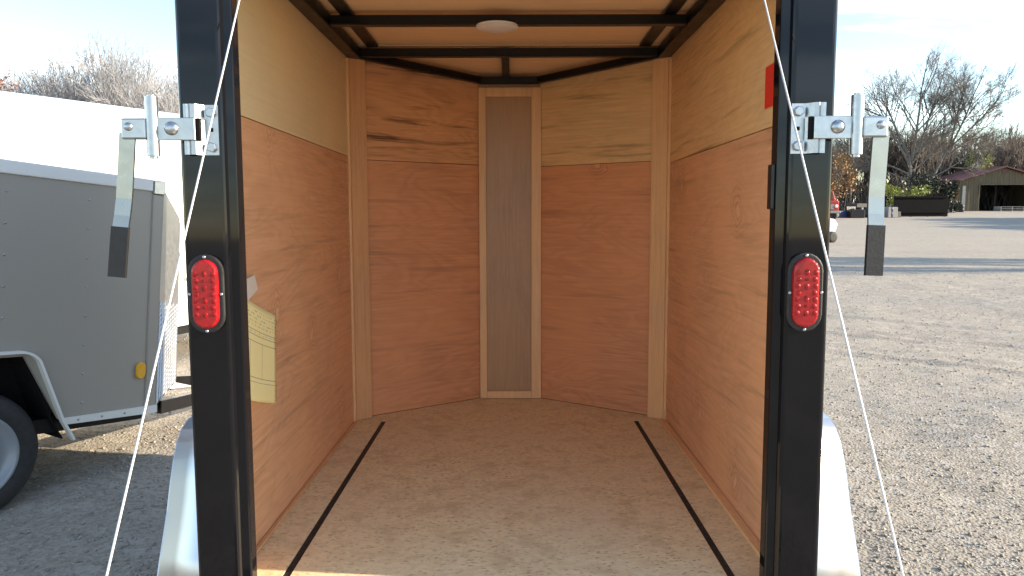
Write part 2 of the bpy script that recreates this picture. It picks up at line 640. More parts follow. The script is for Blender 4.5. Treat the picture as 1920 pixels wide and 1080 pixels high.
gx = axis_pts([(-900, -60, 14), (-60, -8, 40), (-8, 12, 400), (12, 60, 40), (60, 900, 14)])
gy = axis_pts([(-400, -20, 10), (-20, 1.5, 30), (1.5, 14, 260), (14, 30, 90), (30, 130, 40), (130, 1200, 14)])
GX, GY = np.meshgrid(gx, gy)
GZ = ground_h(GX, GY)
nx, ny = len(gx), len(gy)
me = bpy.data.meshes.new('ground')
idx = np.arange(nx * ny).reshape(ny, nx)
quads = np.stack([idx[:-1, :-1], idx[:-1, 1:], idx[1:, 1:], idx[1:, :-1]], -1).reshape(-1, 4)
me.vertices.add(nx * ny)
me.vertices.foreach_set('co', np.stack([GX, GY, GZ], -1).reshape(-1))
me.loops.add(quads.size)
me.loops.foreach_set('vertex_index', quads.reshape(-1))
me.polygons.add(len(quads))
me.polygons.foreach_set('loop_start', np.arange(0, quads.size, 4))
me.update()
ground = link('gravel_ground', me, 'gravel', smooth=True)
tag(ground, 'pale sunlit gravel yard with wheel ruts running to the trees', None, kind='structure')


def np_mesh(name, verts, faces):
    """verts (n,3), faces (m,k) -> mesh, fast"""
    me_ = bpy.data.meshes.new(name)
    verts = np.asarray(verts, dtype=np.float32)
    faces = np.asarray(faces, dtype=np.int32)
    me_.vertices.add(len(verts))
    me_.vertices.foreach_set('co', verts.reshape(-1))
    me_.loops.add(faces.size)
    me_.loops.foreach_set('vertex_index', faces.reshape(-1))
    me_.polygons.add(len(faces))
    me_.polygons.foreach_set('loop_start', np.arange(0, faces.size, faces.shape[1]))
    me_.update()
    return me_


# loose stones lying on the yard: nobody could count them
NS = 90000
d_ = 2.3 + (rng.random(NS) ** 1.7) * 14
ang = rng.uniform(-0.80, 0.80, NS)
sx_, sy_ = d_ * np.tan(ang), d_
keep = ~((np.abs(sx_) < 0.6) & (sy_ < 5))
sx_, sy_ = sx_[keep], sy_[keep]
n_s = len(sx_)
size = 0.0034 + 0.0085 * rng.random(n_s) ** 4.5
size *= 0.75 + 0.03 * sy_
octv = np.array([(1, 0, 0), (-1, 0, 0), (0, 1, 0), (0, -1, 0), (0, 0, 1), (0, 0, -1)], float)
octf = np.array([(0, 2, 4), (2, 1, 4), (1, 3, 4), (3, 0, 4), (2, 0, 5), (1, 2, 5), (3, 1, 5), (0, 3, 5)])
th = rng.uniform(0, 2 * PI, n_s)
sc = size[:, None] * rng.uniform(0.6, 1.4, (n_s, 3)) * np.array([1, 1, 0.7])
V = octv[None] * sc[:, None, :] + rng.normal(0, 0.22, (n_s, 6, 3)) * size[:, None, None]
ct, st = np.cos(th)[:, None], np.sin(th)[:, None]
X = V[:, :, 0] * ct - V[:, :, 1] * st + sx_[:, None]
Y = V[:, :, 0] * st + V[:, :, 1] * ct + sy_[:, None]
Z = V[:, :, 2] + (ground_h(sx_, sy_) + size * 0.25)[:, None]
V = np.stack([X, Y, Z], -1).reshape(-1, 3)
F = (octf[None] + (np.arange(n_s) * 6)[:, None, None]).reshape(-1, 3)
stones = link('loose_gravel', np_mesh('stones', V, F), 'stone')
tag(stones, 'loose limestone chips strewn over the gravel yard', 'gravel', kind='stuff')

# ------------------------------------------------------------------ the open cargo trailer
TILT = math.atan(162 / 1400) - math.atan(130 / 1400)       # tongue rests a little low
CT, ST = math.cos(TILT), math.sin(TILT)
TURN = R(-0.41)                                              # parked a touch clockwise of the view axis
cam_local = Vector((0.0115, -1.78, 0.934))
RT = Matrix.Rotation(TURN, 3, 'Z') @ Matrix.Rotation(-TILT, 3, 'X')
T = empty('cargo_trailer', Vector((0, 0, CAM_H)) - RT @ cam_local, (-TILT, 0, TURN))
tag(T, 'black enclosed cargo trailer with open rear, plywood-lined inside, seen from behind', 'trailer')

W, L, NY, NHW, CZ = 0.72, 1.66, 2.06, 0.155, 1.70           # inner half width, side length, nose depth, nose half width, ceiling


def panel(name, p0, p1, z0, z1, th, mat, parent=T, grain_flip=False):
    """upright board whose inner face runs from p0 to p1 (xy); thickness goes to the left of p0->p1"""
    a, b = Vector(p0), Vector(p1)
    d = b - a
    ln = d.length
    ang_ = math.atan2(d.y, d.x)
    nrm = Vector((-d.y, d.x)).normalized()
    c_ = (a + b) / 2 + nrm * th / 2
    return link(name, box_me(ln, th, z1 - z0, 0.0012), mat, parent, (c_.x, c_.y, (z0 + z1) / 2), (0, 0, ang_))


# floor: three flake boards with black strips let in between, and a front piece
GAPX, GW = 0.585, 0.011
box('floor_board', -GAPX + GW, GAPX - GW, 0.0, 1.615, -0.018, 0.0, 'flake_board', T)
box('floor_board', -W, -GAPX - GW, 0.0, 1.615, -0.018, 0.0, 'flake_board', T)
box('floor_board', GAPX + GW, W, 0.0, 1.615, -0.018, 0.0, 'flake_board', T)
prism('floor_board', [(-W, 1.6165), (W, 1.6165), (W, L), (NHW, NY), (-NHW, NY), (-W, L)], 'z', -0.018, -0.0005, 'flake_board', T)
for s in (-1, 1):
    box('floor_strip', s * GAPX - GW + 0.0005, s * GAPX + GW - 0.0005, 0.0, 1.6155, -0.017, -0.003, 'black_rubber', T)
    e0 = (0.030 if s > 0 else 0.016)
    x0, x1 = sorted((s * (W - 0.001), s * (W - e0)))
    box('base_trim', x0, x1, 0.07, 1.60, 0.0005, 0.013 if s > 0 else 0.008, 'trim_wood' if s > 0 else 'batten_wood', T, 0.002)

# side linings: lower sheet 4 ft, upper sheet above it
panel('wall_panel', (-W, 0.055), (-W, L), 0.001, 1.212, 0.009, 'plywood_red')
panel('wall_panel', (-W + 0.0006, 0.055), (-W + 0.0006, L), 1.2145, CZ, 0.009, 'plywood_cream')['label'] = 'plain cream upper plywood sheet'
panel('wall_panel', (W, L), (W, 0.055), 0.001, 1.180, 0.009, 'plywood_red')
panel('wall_panel', (W - 0.0006, L), (W - 0.0006, 0.055), 1.1825, CZ, 0.009, 'plywood_tan')['label'] = 'tan upper plywood sheet with dark streaks'
# V nose linings
panel('wall_panel', (-W, L), (-NHW, NY), 0.001, 1.205, 0.009, 'plywood_nose')
panel('wall_panel', (-W, L), (-NHW, NY), 1.207, CZ, 0.009, 'plywood_red_streaked')['label'] = 'reddish upper nose sheet with black mineral streaks'
panel('wall_panel', (NHW, NY), (W, L), 0.001, 1.196, 0.009, 'plywood_nose')
panel('wall_panel', (NHW + 0.0006, NY - 0.0006), (W, L - 0.0006), 1.198, CZ, 0.009, 'plywood_tan')
# centre of the nose: grey-brown panel framed by four boards
panel('nose_panel', (-NHW, NY), (NHW, NY), 0.001, CZ, 0.008, 'grey_walnut')['label'] = 'dark grey-brown veneer panel in the nose'
yb = NY - 0.001
box('trim_board', -NHW, -NHW + 0.036, yb - 0.018, yb, 0.002, 1.59, 'trim_wood', T, 0.0015)
box('trim_board', NHW - 0.044, NHW + 0.006, yb - 0.018, yb, 0.002, 1.59, 'trim_wood', T, 0.0015)
box('trim_board', -NHW + 0.0365, NHW - 0.0445, yb - 0.017, yb, 1.545, 1.59, 'trim_wood', T, 0.0015)
box('trim_board', -NHW + 0.0365, NHW - 0.0445, yb - 0.017, yb, 0.002, 0.040, 'trim_wood', T, 0.0015)
for s in (-1, 1):
    link('corner_batten', box_me(0.088, 0.018, 1.648, 0.002), 'batten_wood' if s < 0 else 'trim_wood', T,
         (s * (W - 0.034), L - 0.018, 0.8265), (0, 0, s * R(-40)))
    link('corner_batten', box_me(0.03, 0.012, 1.64, 0.002), 'trim_wood', T,
         (s * (W - 0.006), L - 0.058, 0.822), (0, 0, R(90)))

# ceiling: boards above black bows, rails along the walls, V frame dipping over the nose
box('ceiling_board', -W, W, 0.06, 1.086, 1.708, 1.716, 'plywood_ceiling', T)
box('ceiling_board', -W, W, 1.088, 1.636, 1.708, 1.716, 'plywood_ceiling', T)
pl = [(-W, 1.637), (W, 1.637), (W, L), (NHW, NY), (-NHW, NY), (-W, L)]
zs = [1.702 - (y - 1.637) * 0.115 for _, y in pl]
n6 = len(pl)
link('ceiling_board', mesh([(x, y, z) for (x, y), z in zip(pl, zs)] + [(x, y, z + 0.008) for (x, y), z in zip(pl, zs)],
                           [tuple(range(n6)), tuple(range(2 * n6 - 1, n6 - 1, -1))] + [(i, (i + 1) % n6, n6 + (i + 1) % n6, n6 + i) for i in range(n6)]), 'plywood_ceiling', T)
for yb_ in (0.52, 1.068, 1.612):
    box('roof_bow', -0.663, 0.663, yb_, yb_ + 0.040, 1.652, 1.688, 'black_frame', T, 0.003)
for s in (-1, 1):
    x0, x1 = sorted((s * 0.664, s * (W - 0.001)))
    box('roof_rail', x0, x1, 0.06, L - 0.02, 1.645, 1.698, 'black_frame', T, 0.004)
    x0, x1 = sorted((s * 0.578, s * 0.628))
    box('ceiling_strip', x0, x1, 0.06, 1.61, 1.690, 1.706, 'black_frame', T, 0.003)
    a, b = Vector((s * 0.696, L - 0.036)), Vector((s * (NHW - 0.012), NY - 0.040))
    d = b - a
    link('nose_rail', box_me(d.length, 0.032, 0.034, 0.004), 'black_frame', T, ((a.x + b.x) / 2, (a.y + b.y) / 2, 1.643),
         (0, math.atan2(0.045, d.length), math.atan2(d.y, d.x)))
box('nose_rail', -NHW + 0.006, NHW - 0.006, NY - 0.056, NY - 0.024, 1.602, 1.637, 'black_frame', T, 0.004)
link('roof_strut', box_me(0.036, 0.36, 0.03, 0.003), 'black_frame', T, (-0.016, 1.830, 1.6595), (R(-6.6), 0, 0))
lamp = link('dome_lamp', lathe_me([(0.0, 0.070), (-0.004, 0.0715), (-0.009, 0.066), (-0.013, 0.050), (-0.0155, 0.026), (-0.016, 0.004)], 'z', 36), 'lamp_white', T, (-0.042, 1.092, 1.6515), smooth=True)
lamp['label'] = 'round white plastic dome lamp under the roof bow'
link('lamp_base', lathe_me([(0.0, 0.079), (-0.006, 0.079), (-0.008, 0.075)], 'z', 36), 'lamp_white', lamp, (0, 0, 0.0008))

for s in (-1, 1):
    panel('lining_top', *(((-W - 0.004, 0.06), (-W - 0.004, L)) if s < 0 else ((W + 0.004, L), (W + 0.004, 0.06))), CZ + 0.001, 1.74, 0.02, 'black_frame')
    panel('lining_top', *(((-W, L + 0.006), (-NHW, NY + 0.006)) if s < 0 else ((NHW, NY + 0.006), (W, L + 0.006))), CZ + 0.001, 1.74, 0.02, 'black_frame')
panel('lining_top', (-NHW - 0.02, NY + 0.012), (NHW + 0.02, NY + 0.012), CZ + 0.001, 1.739, 0.02, 'black_frame')
# outer skins (black), roof, rear frame
for s in (-1, 1):
    a, b = ((-0.762, L + 0.02), (-0.762, 0.062)) if s < 0 else ((0.762, 0.062), (0.762, L + 0.02))
    panel('side_skin', b, a, -0.06, 1.741, 0.012, 'black_gloss')
    a, b = Vector((s * 0.768, L + 0.021)), Vector((s * 0.17, NY + 0.075))
    if s < 0:
        panel('nose_skin', a, b, -0.06, 1.741, 0.012, 'black_gloss')
    else:
        panel('nose_skin', b, a, -0.06, 1.741, 0.012, 'black_gloss')
panel('nose_skin', (-0.195, NY + 0.088), (0.195, NY + 0.088), -0.055, 1.741, 0.012, 'black_gloss')
prism('roof_skin', [(-0.775, 0.0), (0.775, 0.0), (0.775, L + 0.03), (0.21, NY + 0.11), (-0.21, NY + 0.11), (-0.775, L + 0.03)], 'z', 1.742, 1.765, 'aluminium_trim', T)
prism('floor_frame', [(-0.755, 0.065), (0.755, 0.065), (0.755, L), (0.16, NY + 0.06), (-0.16, NY + 0.06), (-0.755, L)], 'z', -0.10, -0.019, 'black_frame', T)
for s in (-1, 1):
    # rear post: deep rounded outer part, set-back inner step
    x0, x1 = sorted((s * 0.662, s * 0.772))
    box('rear_post', x0, x1, 0.0, 0.060, -0.10, 1.741, 'black_gloss', T, 0.014, 4, smooth=False)
    x0, x1 = sorted((s * 0.640, s * 0.668))
    box('door_jamb', x0, x1, 0.012, 0.052, -0.005, 1.60, 'black_gloss', T, 0.004, 2)
    x0, x1 = sorted((s * 0.6705, s * 0.7195))
    box('post_filler', x0, x1, 0.0605, 0.085, 0.0, 1.60, 'black_frame', T, 0.001)
box('header', -0.661, 0.661, 0.0, 0.058, 1.602, 1.740, 'black_gloss', T, 0.010, 3)
box('rear_sill', -0.661, 0.661, -0.004, 0.062, -0.10, -0.0195, 'black_frame', T, 0.004)
box('striker', 0.631, 0.6395, 0.016, 0.046, 0.955, 1.062, 'black_frame', T, 0.002)

# tail lamps
led_me = lathe_me([(0.0, 0.0066), (-0.0010, 0.0058), (-0.0016, 0.0035), (-0.0018, 0.001)], 'y', 10)
core_me = box_me(0.007, 0.004, 0.006, 0.001)
screw_me = lathe_me([(0.0, 0.0042), (-0.003, 0.0040), (-0.0042, 0.0022)], 'y', 10)
for s, xc in ((-1, -0.717), (1, 0.709)):
    fl_ = prism('tail_lamp', stadium(0.086, 0.190), 'y', -0.013, -0.0006, 'black_rubber', T, (xc, 0, 0.757), bev=0.004)
    fl_['label'] = 'oval red tail lamp in black rubber flange'
    le = prism('lens', stadium(0.064, 0.166), 'y', -0.021, -0.006, 'red_lens', fl_, bev=0.006)
    for j in range(9):
        zz = -0.064 + j * 0.016
        for i_ in ((-0.019, 0.019) if j % 2 == 0 else (-0.021, 0.0, 0.021)):
            if abs(zz) > 0.060 and abs(i_) > 0.015:
                continue
            link('led', led_me, 'red_led', fl_, (i_, -0.0205, zz), smooth=True)
    for j in range(6):
        link('reflector', core_me, 'red_core', fl_, (0.0, -0.0222, -0.052 + j * 0.021))
    for dx, dz in ((0, 0.0885), (0, -0.0885), (-0.0375, 0), (0.0375, 0)):
        link('screw', screw_me, 'zinc', fl_, (dx, -0.0126, dz), smooth=True)


# bar-lock latches swung out beside the posts
bolt_me = lathe_me([(0.0, 0.016), (-0.004, 0.0155), (-0.008, 0.011), (-0.010, 0.004)], 'y', 20)
hex_me = lathe_me([(0.0, 0.012), (-0.008, 0.012), (-0.009, 0.010)], 'y', 6)


def latch(s, tilt):
    zc_ = 1.1425
    # folded bracket: flat leaf, then a rolled double ridge
    prof = [(0.668, -0.0020), (0.700, -0.0020), (0.706, -0.010), (0.714, -0.021), (0.724, -0.023), (0.730, -0.018), (0.7345, -0.021), (0.741, -0.021), (0.743, -0.008), (0.743, 0.0)]
    th_ = 0.0035
    outer = [(x, y) for x, y in prof]
    inner = [(x, y + th_) for x, y in reversed(prof[:-2])] + []
    out = [(s * x, y) for x, y in outer] + [(s * (prof[-1][0] - th_), 0.0)] + [(s * min(x, 0.739), min(y, 0.0)) for x, y in inner]
    me_ = mesh([(x, y, zc_ - 0.058) for x, y in out] + [(x, y, zc_ + 0.058) for x, y in out],
               [tuple(range(len(out))), tuple(range(2 * len(out) - 1, len(out) - 1, -1))]
               + [(i, (i + 1) % len(out), len(out) + (i + 1) % len(out), len(out) + i) for i in range(len(out))])
    br = link('latch', me_, 'zinc', T)
    br['label'] = 'zinc bar-lock latch with hanging strap handle'
    for dz in (0.040, -0.040):
        link('screw', hex_me, 'zinc', br, (s * 0.684, -0.0018, zc_ + dz), (0, 0.3, 0))
    x0, x1 = sorted((s * 0.680, s * 0.688))
    box('slot', x0, x1, -0.0030, -0.0018, zc_ - 0.004, zc_ + 0.005, 'wheel_well', br)
    x0, x1 = sorted((s * 0.704, s * 0.711))
    box('slot', x0, x1, -0.0215, -0.0100, zc_ - 0.026, zc_ + 0.026, 'wheel_well', br)
    # hasp plate reaching out of the slot with a round bolt
    x0, x1 = sorted((s * 0.712, s * 0.806))
    box('hasp', x0, x1, -0.0290, -0.0240, zc_ - 0.026, zc_ + 0.026, 'zinc', br, 0.0015)
    link('bolt', bolt_me, 'zinc', br, (s * 0.766, -0.0285, zc_ + 0.001), smooth=True)
    # vertical pin tube
    tube('pin_tube', [(s * 0.811, -0.026, zc_ - 0.062), (s * 0.811, -0.026, zc_ + 0.073)], 0.0145, 'zinc', br, 16)
    tube('pin', [(s * 0.811, -0.026, zc_ - 0.068), (s * 0.811, -0.026, zc_ + 0.077)], 0.009, 'zinc', br, 12)
    # pivot ear and folded strap handle
    x0, x1 = sorted((s * 0.8205, s * 0.878))
    box('pivot_ear', x0, x1, -0.040, -0.016, zc_ - 0.024, zc_ + 0.024, 'zinc', br, 0.004, 2)
    link('bolt', bolt_me, 'zinc', br, (s * 0.860, -0.0395, zc_ + 0.004), smooth=True).scale = (0.62, 0.62, 0.62)
    path = [(-0.030, -0.010), (-0.030, -0.10), (-0.031, -0.16), (-0.036, -0.200), (-0.044, -0.240), (-0.048, -0.335)]
    hd = strip('handle', path, 'x', -0.0185, 0.0185, 0.006, 'zinc_gold', br)
    hd.location = (s * 0.866, 0, zc_)
    hd.rotation_euler = (0, tilt, 0)
    gp = strip('grip', [(-0.0425, -0.226), (-0.0480, -0.343)], 'x', -0.0200, 0.0200, 0.010, 'black_rubber', br)
    gp.location = (s * 0.866, 0, zc_)
    gp.rotation_euler = (0, tilt, 0)
    return br


latch(1, R(2.2)).location.x = -0.001
latch(-1, R(5.5)).location.x = -0.008

# lift cables from the header corners down to the ramp's edges
for s, p0, p1 in ((-1, (-0.590, 0.035, 1.592), (-0.693, -0.900, -0.252)), (1, (0.566, 0.035, 1.598), (0.700, -0.900, -0.260))):
    tube('cable', [p0, p1], 0.0021, 'cable_steel', T, 8)
    tube('cable_end', [p0, tuple(Vector(p0).lerp(Vector(p1), 0.03))], 0.004, 'zinc', T, 8)

# ramp door let down to the ground behind
ra = math.atan2(0.462, 1.72)
ramp = link('ramp_door', box_me(1.27, 1.76, 0.045, 0.004), 'black_frame', T, (0, -0.008 - 0.88 * math.cos(ra), -0.045 - 0.88 * math.sin(ra)), (ra, 0, 0))
link('ramp_board', box_me(1.21, 1.70, 0.010, 0.002), 'ramp_wood', ramp, (0, 0, 0.0281))
for s in (-1, 1):
    link('cable_eye', box_me(0.06, 0.03, 0.012, 0.002), 'zinc', ramp, (s * 0.665, -0.045, 0.016))

# fenders, wheels, tongue
def arc(cx, cy, r, a0, a1, n_=8):
    return [(cx + r * math.cos(R(a0 + (a1 - a0) * i / n_)), cy + r * math.sin(R(a0 + (a1 - a0) * i / n_))) for i in range(n_ + 1)]


AX = 0.98
half = [(0.275, -0.175), (0.325, -0.055), (0.384, 0.066)]
fend = half + [(0.415, 0.150), (0.440, 0.205), (0.468, 0.250), (0.502, 0.281), (0.545, 0.298), (0.600, 0.304)]
fend = fend + [(2 * AX - y, z) for y, z in reversed(fend)]
for s in (-1, 1):
    a, b = sorted((s * 0.7745, s * 1.02))
    fo = strip('fender', fend, 'x', a, b, 0.004, 'aluminium', T)
    fo.data.polygons.foreach_set('use_smooth', [len(p.vertices) == 4 and abs(p.normal.x) < 0.5 for p in fo.data.polygons])
    a, b = sorted((s * 1.0205, s * 1.024))
    lip = [(y, z) for y, z in fend]
    cen = Vector((AX, -0.05))
    inn = [tuple(Vector(p) + (cen - Vector(p)).normalized() * 0.022) for p in fend]
    prism('fender_lip', fend + list(reversed(inn)), 'x', a, b, 'aluminium', T)
    wx = s * 0.90
    wh = link('wheel', lathe_me([(-0.09, 0.19), (-0.1, 0.22), (-0.1, 0.26), (-0.085, 0.30), (-0.05, 0.315), (0.05, 0.315), (0.085, 0.30), (0.1, 0.26), (0.1, 0.22), (0.09, 0.19)], 'x', 36, cap=False), 'tyre_rubber', T, (wx, AX, -0.150), smooth=True)
    link('rim', lathe_me([(-0.07, 0.188), (-0.02, 0.17), (0.03, 0.12), (0.05, 0.05), (0.06, 0.01)] if s > 0 else [(0.07, 0.188), (0.02, 0.17), (-0.03, 0.12), (-0.05, 0.05), (-0.06, 0.01)], 'x', 30), 'rim_grey', wh, smooth=True)
tube('axle', [(-0.85, AX, -0.18), (0.85, AX, -0.18)], 0.03, 'black_frame', T, 10)
for s in (-1, 1):
    a, b = Vector((s * 0.55, 1.3)), Vector((s * 0.04, 3.05))
    d = b - a
    link('tongue_bar', box_me(d.length, 0.05, 0.075, 0.004), 'black_frame', T, ((a.x + b.x) / 2, (a.y + b.y) / 2, -0.14 - 0.0005 * s), (0, 0, math.atan2(d.y, d.x)))
box('coupler', -0.05, 0.05, 3.06, 3.28, -0.16, -0.07, 'black_frame', T, 0.01)

# red notice stuck to the right lining
st_ = box('notice', W - 0.0025, W - 0.0012, 0.235, 0.342, 1.236, 1.350, 'sticker_red', T)
st_['label'] = 'bright red notice stuck on the right lining by the post'

# yellow form taped to the left lining, hanging loose
nu, nv = 14, 16
TR, BR_, TL, BL = Vector((0.480, 0.642)), Vector((0.457, 0.375)), Vector((0.175, 0.740)), Vector((0.118, 0.478))
vv_, uu_ = [], []
for j in range(nv + 1):
    for i in range(nu + 1):
        u_, v_ = i / nu, j / nv
        p = (BL.lerp(BR_, u_)).lerp(TL.lerp(TR, u_), v_)
        sag = -0.005 * math.sin(PI * u_) * (1 - 0.35 * v_)
        lift = 0.008 + 0.014 * (1 - u_) ** 2 * (1 - 0.4 * v_) + 0.004 * u_ ** 3
        vv_.append((-W + lift, p.x, p.y + sag))
        uu_.append((u_, v_))
fs_ = [(j * (nu + 1) + i, j * (nu + 1) + i + 1, (j + 1) * (nu + 1) + i + 1, (j + 1) * (nu + 1) + i) for j in range(nv) for i in range(nu)]
me = bpy.data.meshes.new('form')
me.from_pydata(vv_, [], fs_)
uvl = me.uv_layers.new(name='UVMap')
for lp in me.loops:
    uvl.data[lp.index].uv = uu_[lp.vertex_index]
pap = empty('paper_form', T.matrix_basis @ Vector((-W, 0.32, 0.36)), (-TILT, 0, TURN))
tag(pap, 'yellow printed form taped to the left plywood wall inside the trailer', 'paper')
off = Vector((-W, 0.32, 0.36))
sheet = link('sheet', me, 'form_paper', pap, -off, smooth=True)
sol = sheet.modifiers.new('thickness', 'SOLIDIFY')
sol.thickness = 0.0004
tp = mesh([(-W + 0.024, 0.150, 0.770), (-W + 0.004, 0.325, 0.778), (-W + 0.004, 0.349, 0.735), (-W + 0.026, 0.185, 0.712)], [(0, 1, 2, 3)])
tpo = link('tape', tp, 'tape', pap, -off)
tpo.modifiers.new('thickness', 'SOLIDIFY').thickness = 0.0005

# ------------------------------------------------------------------ grey trailer alongside
G = empty('grey_trailer', (-1.926, 4.0, 0.314), Euler((R(-6), 0, R(-32)), 'XYZ'))
G.rotation_mode = 'XYZ'
G.matrix_world = Matrix.Translation((-1.926, 4.0, 0.314)) @ Matrix.Rotation(R(-32), 4, 'Z') @ Matrix.Rotation(R(-6), 4, 'X')
tag(G, 'small dark grey enclosed trailer with tread-plate nose parked on the left', 'trailer')
GL, GWd, GH = -2.35, -1.22, 1.20
ay0, ay1, azt = -1.415, -0.675, 0.322                        # wheel arch
side = [(GL, 0.0), (ay0 - 0.215, 0.0), (ay0, azt), (ay1, azt), (-0.508, 0.0), (-0.012, 0.0), (-0.012, 1.180), (GL, 1.180)]
prism('side_panel', side, 'x', -0.02, 0.0, 'grey_paint', G)
box('side_panel', GWd, GWd + 0.02, GL, -0.012, 0, 1.18, 'grey_paint', G)
box('rear_panel', GWd + 0.02, -0.02, GL, GL + 0.02, 0, 1.18, 'grey_paint', G)
box('roof_sheet', GWd, -0.001, GL, -0.02, 1.182, 1.20, 'aluminium_trim', G)
box('floor_frame', GWd + 0.025, -0.05, GL, -0.03, -0.07, -0.001, 'black_frame', G)
box('top_trim', -0.012, 0.010, GL, -0.066, 1.164, 1.228, 'pale_trim', G, 0.006, 2)
box('corner_cap', -0.03, 0.012, -0.0655, 0.004, 1.150, 1.226, 'zinc', G, 0.006, 2)
box('corner_post', -0.019, 0.008, -0.066, -0.004, -0.002, 1.149, 'grey_paint', G, 0.006, 2)
bt = prism('bottom_trim', [(-0.494, -0.028), (0.004, -0.034), (0.004, 0.008), (-0.505, 0.004)], 'x', 0.0005, 0.012, 'pale_trim', G)
prism('bottom_trim', [(GL, -0.028), (ay0 - 0.225, -0.028), (ay0 - 0.215, 0.004), (GL, 0.004)], 'x', 0.0005, 0.012, 'pale_trim', G)
rv = lathe_me([(0.0, 0.0062), (0.002, 0.0058), (0.0035, 0.003)], 'x', 8)
for yy in (-0.42, -0.30, -0.18, -0.06):
    link('rivet', rv, 'zinc', bt, (0.012, yy, -0.012), smooth=True)
for yc_ in (-0.400, -0.775, -1.19, -1.60, -2.0):
    for j in range(8):
        zz = 1.085 - j * 0.145
        if zz < azt + 0.05 and yc_ < -0.5:
            continue
        link('rivet', rv, 'grey_paint' if j % 3 else 'zinc', G, (0.0, yc_, zz), smooth=True)
# arch lip, dark well, wheel
lipo = [(-0.446, -0.105)] + [(-0.500, -0.006)] + arc(ay1 - 0.030, azt - 0.082, 0.105, 32, 90, 10) + arc(ay0 + 0.030, azt - 0.082, 0.105, 90, 148, 10) + [(ay0 - 0.215, -0.006), (ay0 - 0.27, -0.105)]
cen = Vector(((ay0 + ay1) / 2, -0.12))
strip('arch_lip', lipo, 'x', 0.0006, 0.034, 0.012, 'pale_trim', G)
prism('wheel_well', [tuple(Vector(p) + (cen - Vector(p)).normalized() * 0.019) for p in lipo], 'x', -0.30, -0.24, 'wheel_well', G)
strip('well_liner', [tuple(Vector(p) + (cen - Vector(p)).normalized() * 0.024) for p in lipo], 'x', -0.24, -0.032, 0.006, 'wheel_well', G)
wc = Vector((-0.105, -0.875, -0.132))
prof_ = [(-0.09, 0.198), (-0.098, 0.215), (-0.1, 0.24), (-0.09, 0.275), (-0.065, 0.297), (-0.03, 0.303), (0.03, 0.303), (0.065, 0.297), (0.09, 0.275), (0.1, 0.24), (0.098, 0.215), (0.09, 0.198)]
wh = empty('wheel', wc, parent=G)
link('tyre', lathe_me(prof_, 'x', 48, cap=False), 'tyre_rubber', wh, smooth=True)
link('rim', lathe_me([(0.0, 0.198), (0.090, 0.203), (0.097, 0.196), (0.086, 0.182), (0.068, 0.176), (0.058, 0.140), (0.072, 0.110), (0.070, 0.085), (0.040, 0.070), (0.040, 0.035), (0.052, 0.03), (0.052, 0.005)], 'x', 40), 'rim_grey', wh, smooth=True)
for j in range(5):
    a = 2 * PI * j / 5
    link('lug_nut', lathe_me([(0.0, 0.011), (0.02, 0.011), (0.024, 0.006)], 'x', 6), 'zinc', wh, (0.062, 0.098 * math.cos(a) * 0.6, 0.098 * math.sin(a) * 0.6))
am = prism('marker_lamp', stadium(0.052, 0.088), 'x', 0.001, 0.016, 'amber', G, (0, -0.098, 0.205), bev=0.004)
am['label'] = 'yellow oval side marker lamp'
# sloped V nose: side faces and centre face, tread plate below, rows of small bars
nA_t, nA_b = Vector((-0.004, -0.004, 1.165)), Vector((-0.004, -0.004, 0.0))
nB_t, nB_b = Vector((-0.325, 0.325, 1.02)), Vector((-0.335, 0.345, 0.06))
nC_t, nC_b = Vector((GWd + 0.325, 0.325, 1.02)), Vector((GWd + 0.335, 0.345, 0.06))
nD_t, nD_b = Vector((GWd + 0.004, -0.004, 1.165)), Vector((GWd + 0.004, -0.004, 0.0))


def plate(name, quad, th_, mat, parent):
    q = [Vector(p) for p in quad]
    n_ = (q[1] - q[0]).cross(q[3] - q[0]).normalized() * th_
    return link(name, mesh([*q, *[p + n_ for p in q]], [(0, 1, 2, 3), (7, 6, 5, 4), (0, 4, 5, 1), (1, 5, 6, 2), (2, 6, 7, 3), (3, 7, 4, 0)]), mat, parent)


plate('nose_panel', (nA_b, nB_b, nB_t, nA_t), 0.006, 'aluminium_trim', G)
plate('nose_panel', (nB_b, nC_b, nC_t, nB_t), 0.006, 'aluminium_trim', G)
plate('nose_panel', (nC_b, nD_b, nD_t, nC_t), 0.006, 'grey_paint', G)
link('nose_roof', mesh([nA_t, nB_t, nC_t, nD_t, nA_t + Vector((0, 0, 0.03)), nB_t + Vector((0, 0, 0.03)), nC_t + Vector((0, 0, 0.03)), nD_t + Vector((0, 0, 0.03))],
                       [(0, 1, 2, 3), (4, 5, 6, 7), (0, 1, 5, 4), (1, 2, 6, 5), (2, 3, 7, 6), (3, 0, 4, 7)]), 'aluminium_trim', G)
u_n = (nB_b - nA_b).normalized()
tn = u_n.cross(Vector((0, 0, 1))).normalized()
tpl = plate('tread_plate', (nA_b + tn * 0.003, nB_b + tn * 0.003, nB_b.lerp(nB_t, 0.46) + tn * 0.003, nA_b.lerp(nA_t, 0.50) + tn * 0.003), 0.003, 'tread_plate', G)
bvs, bfs = [], []
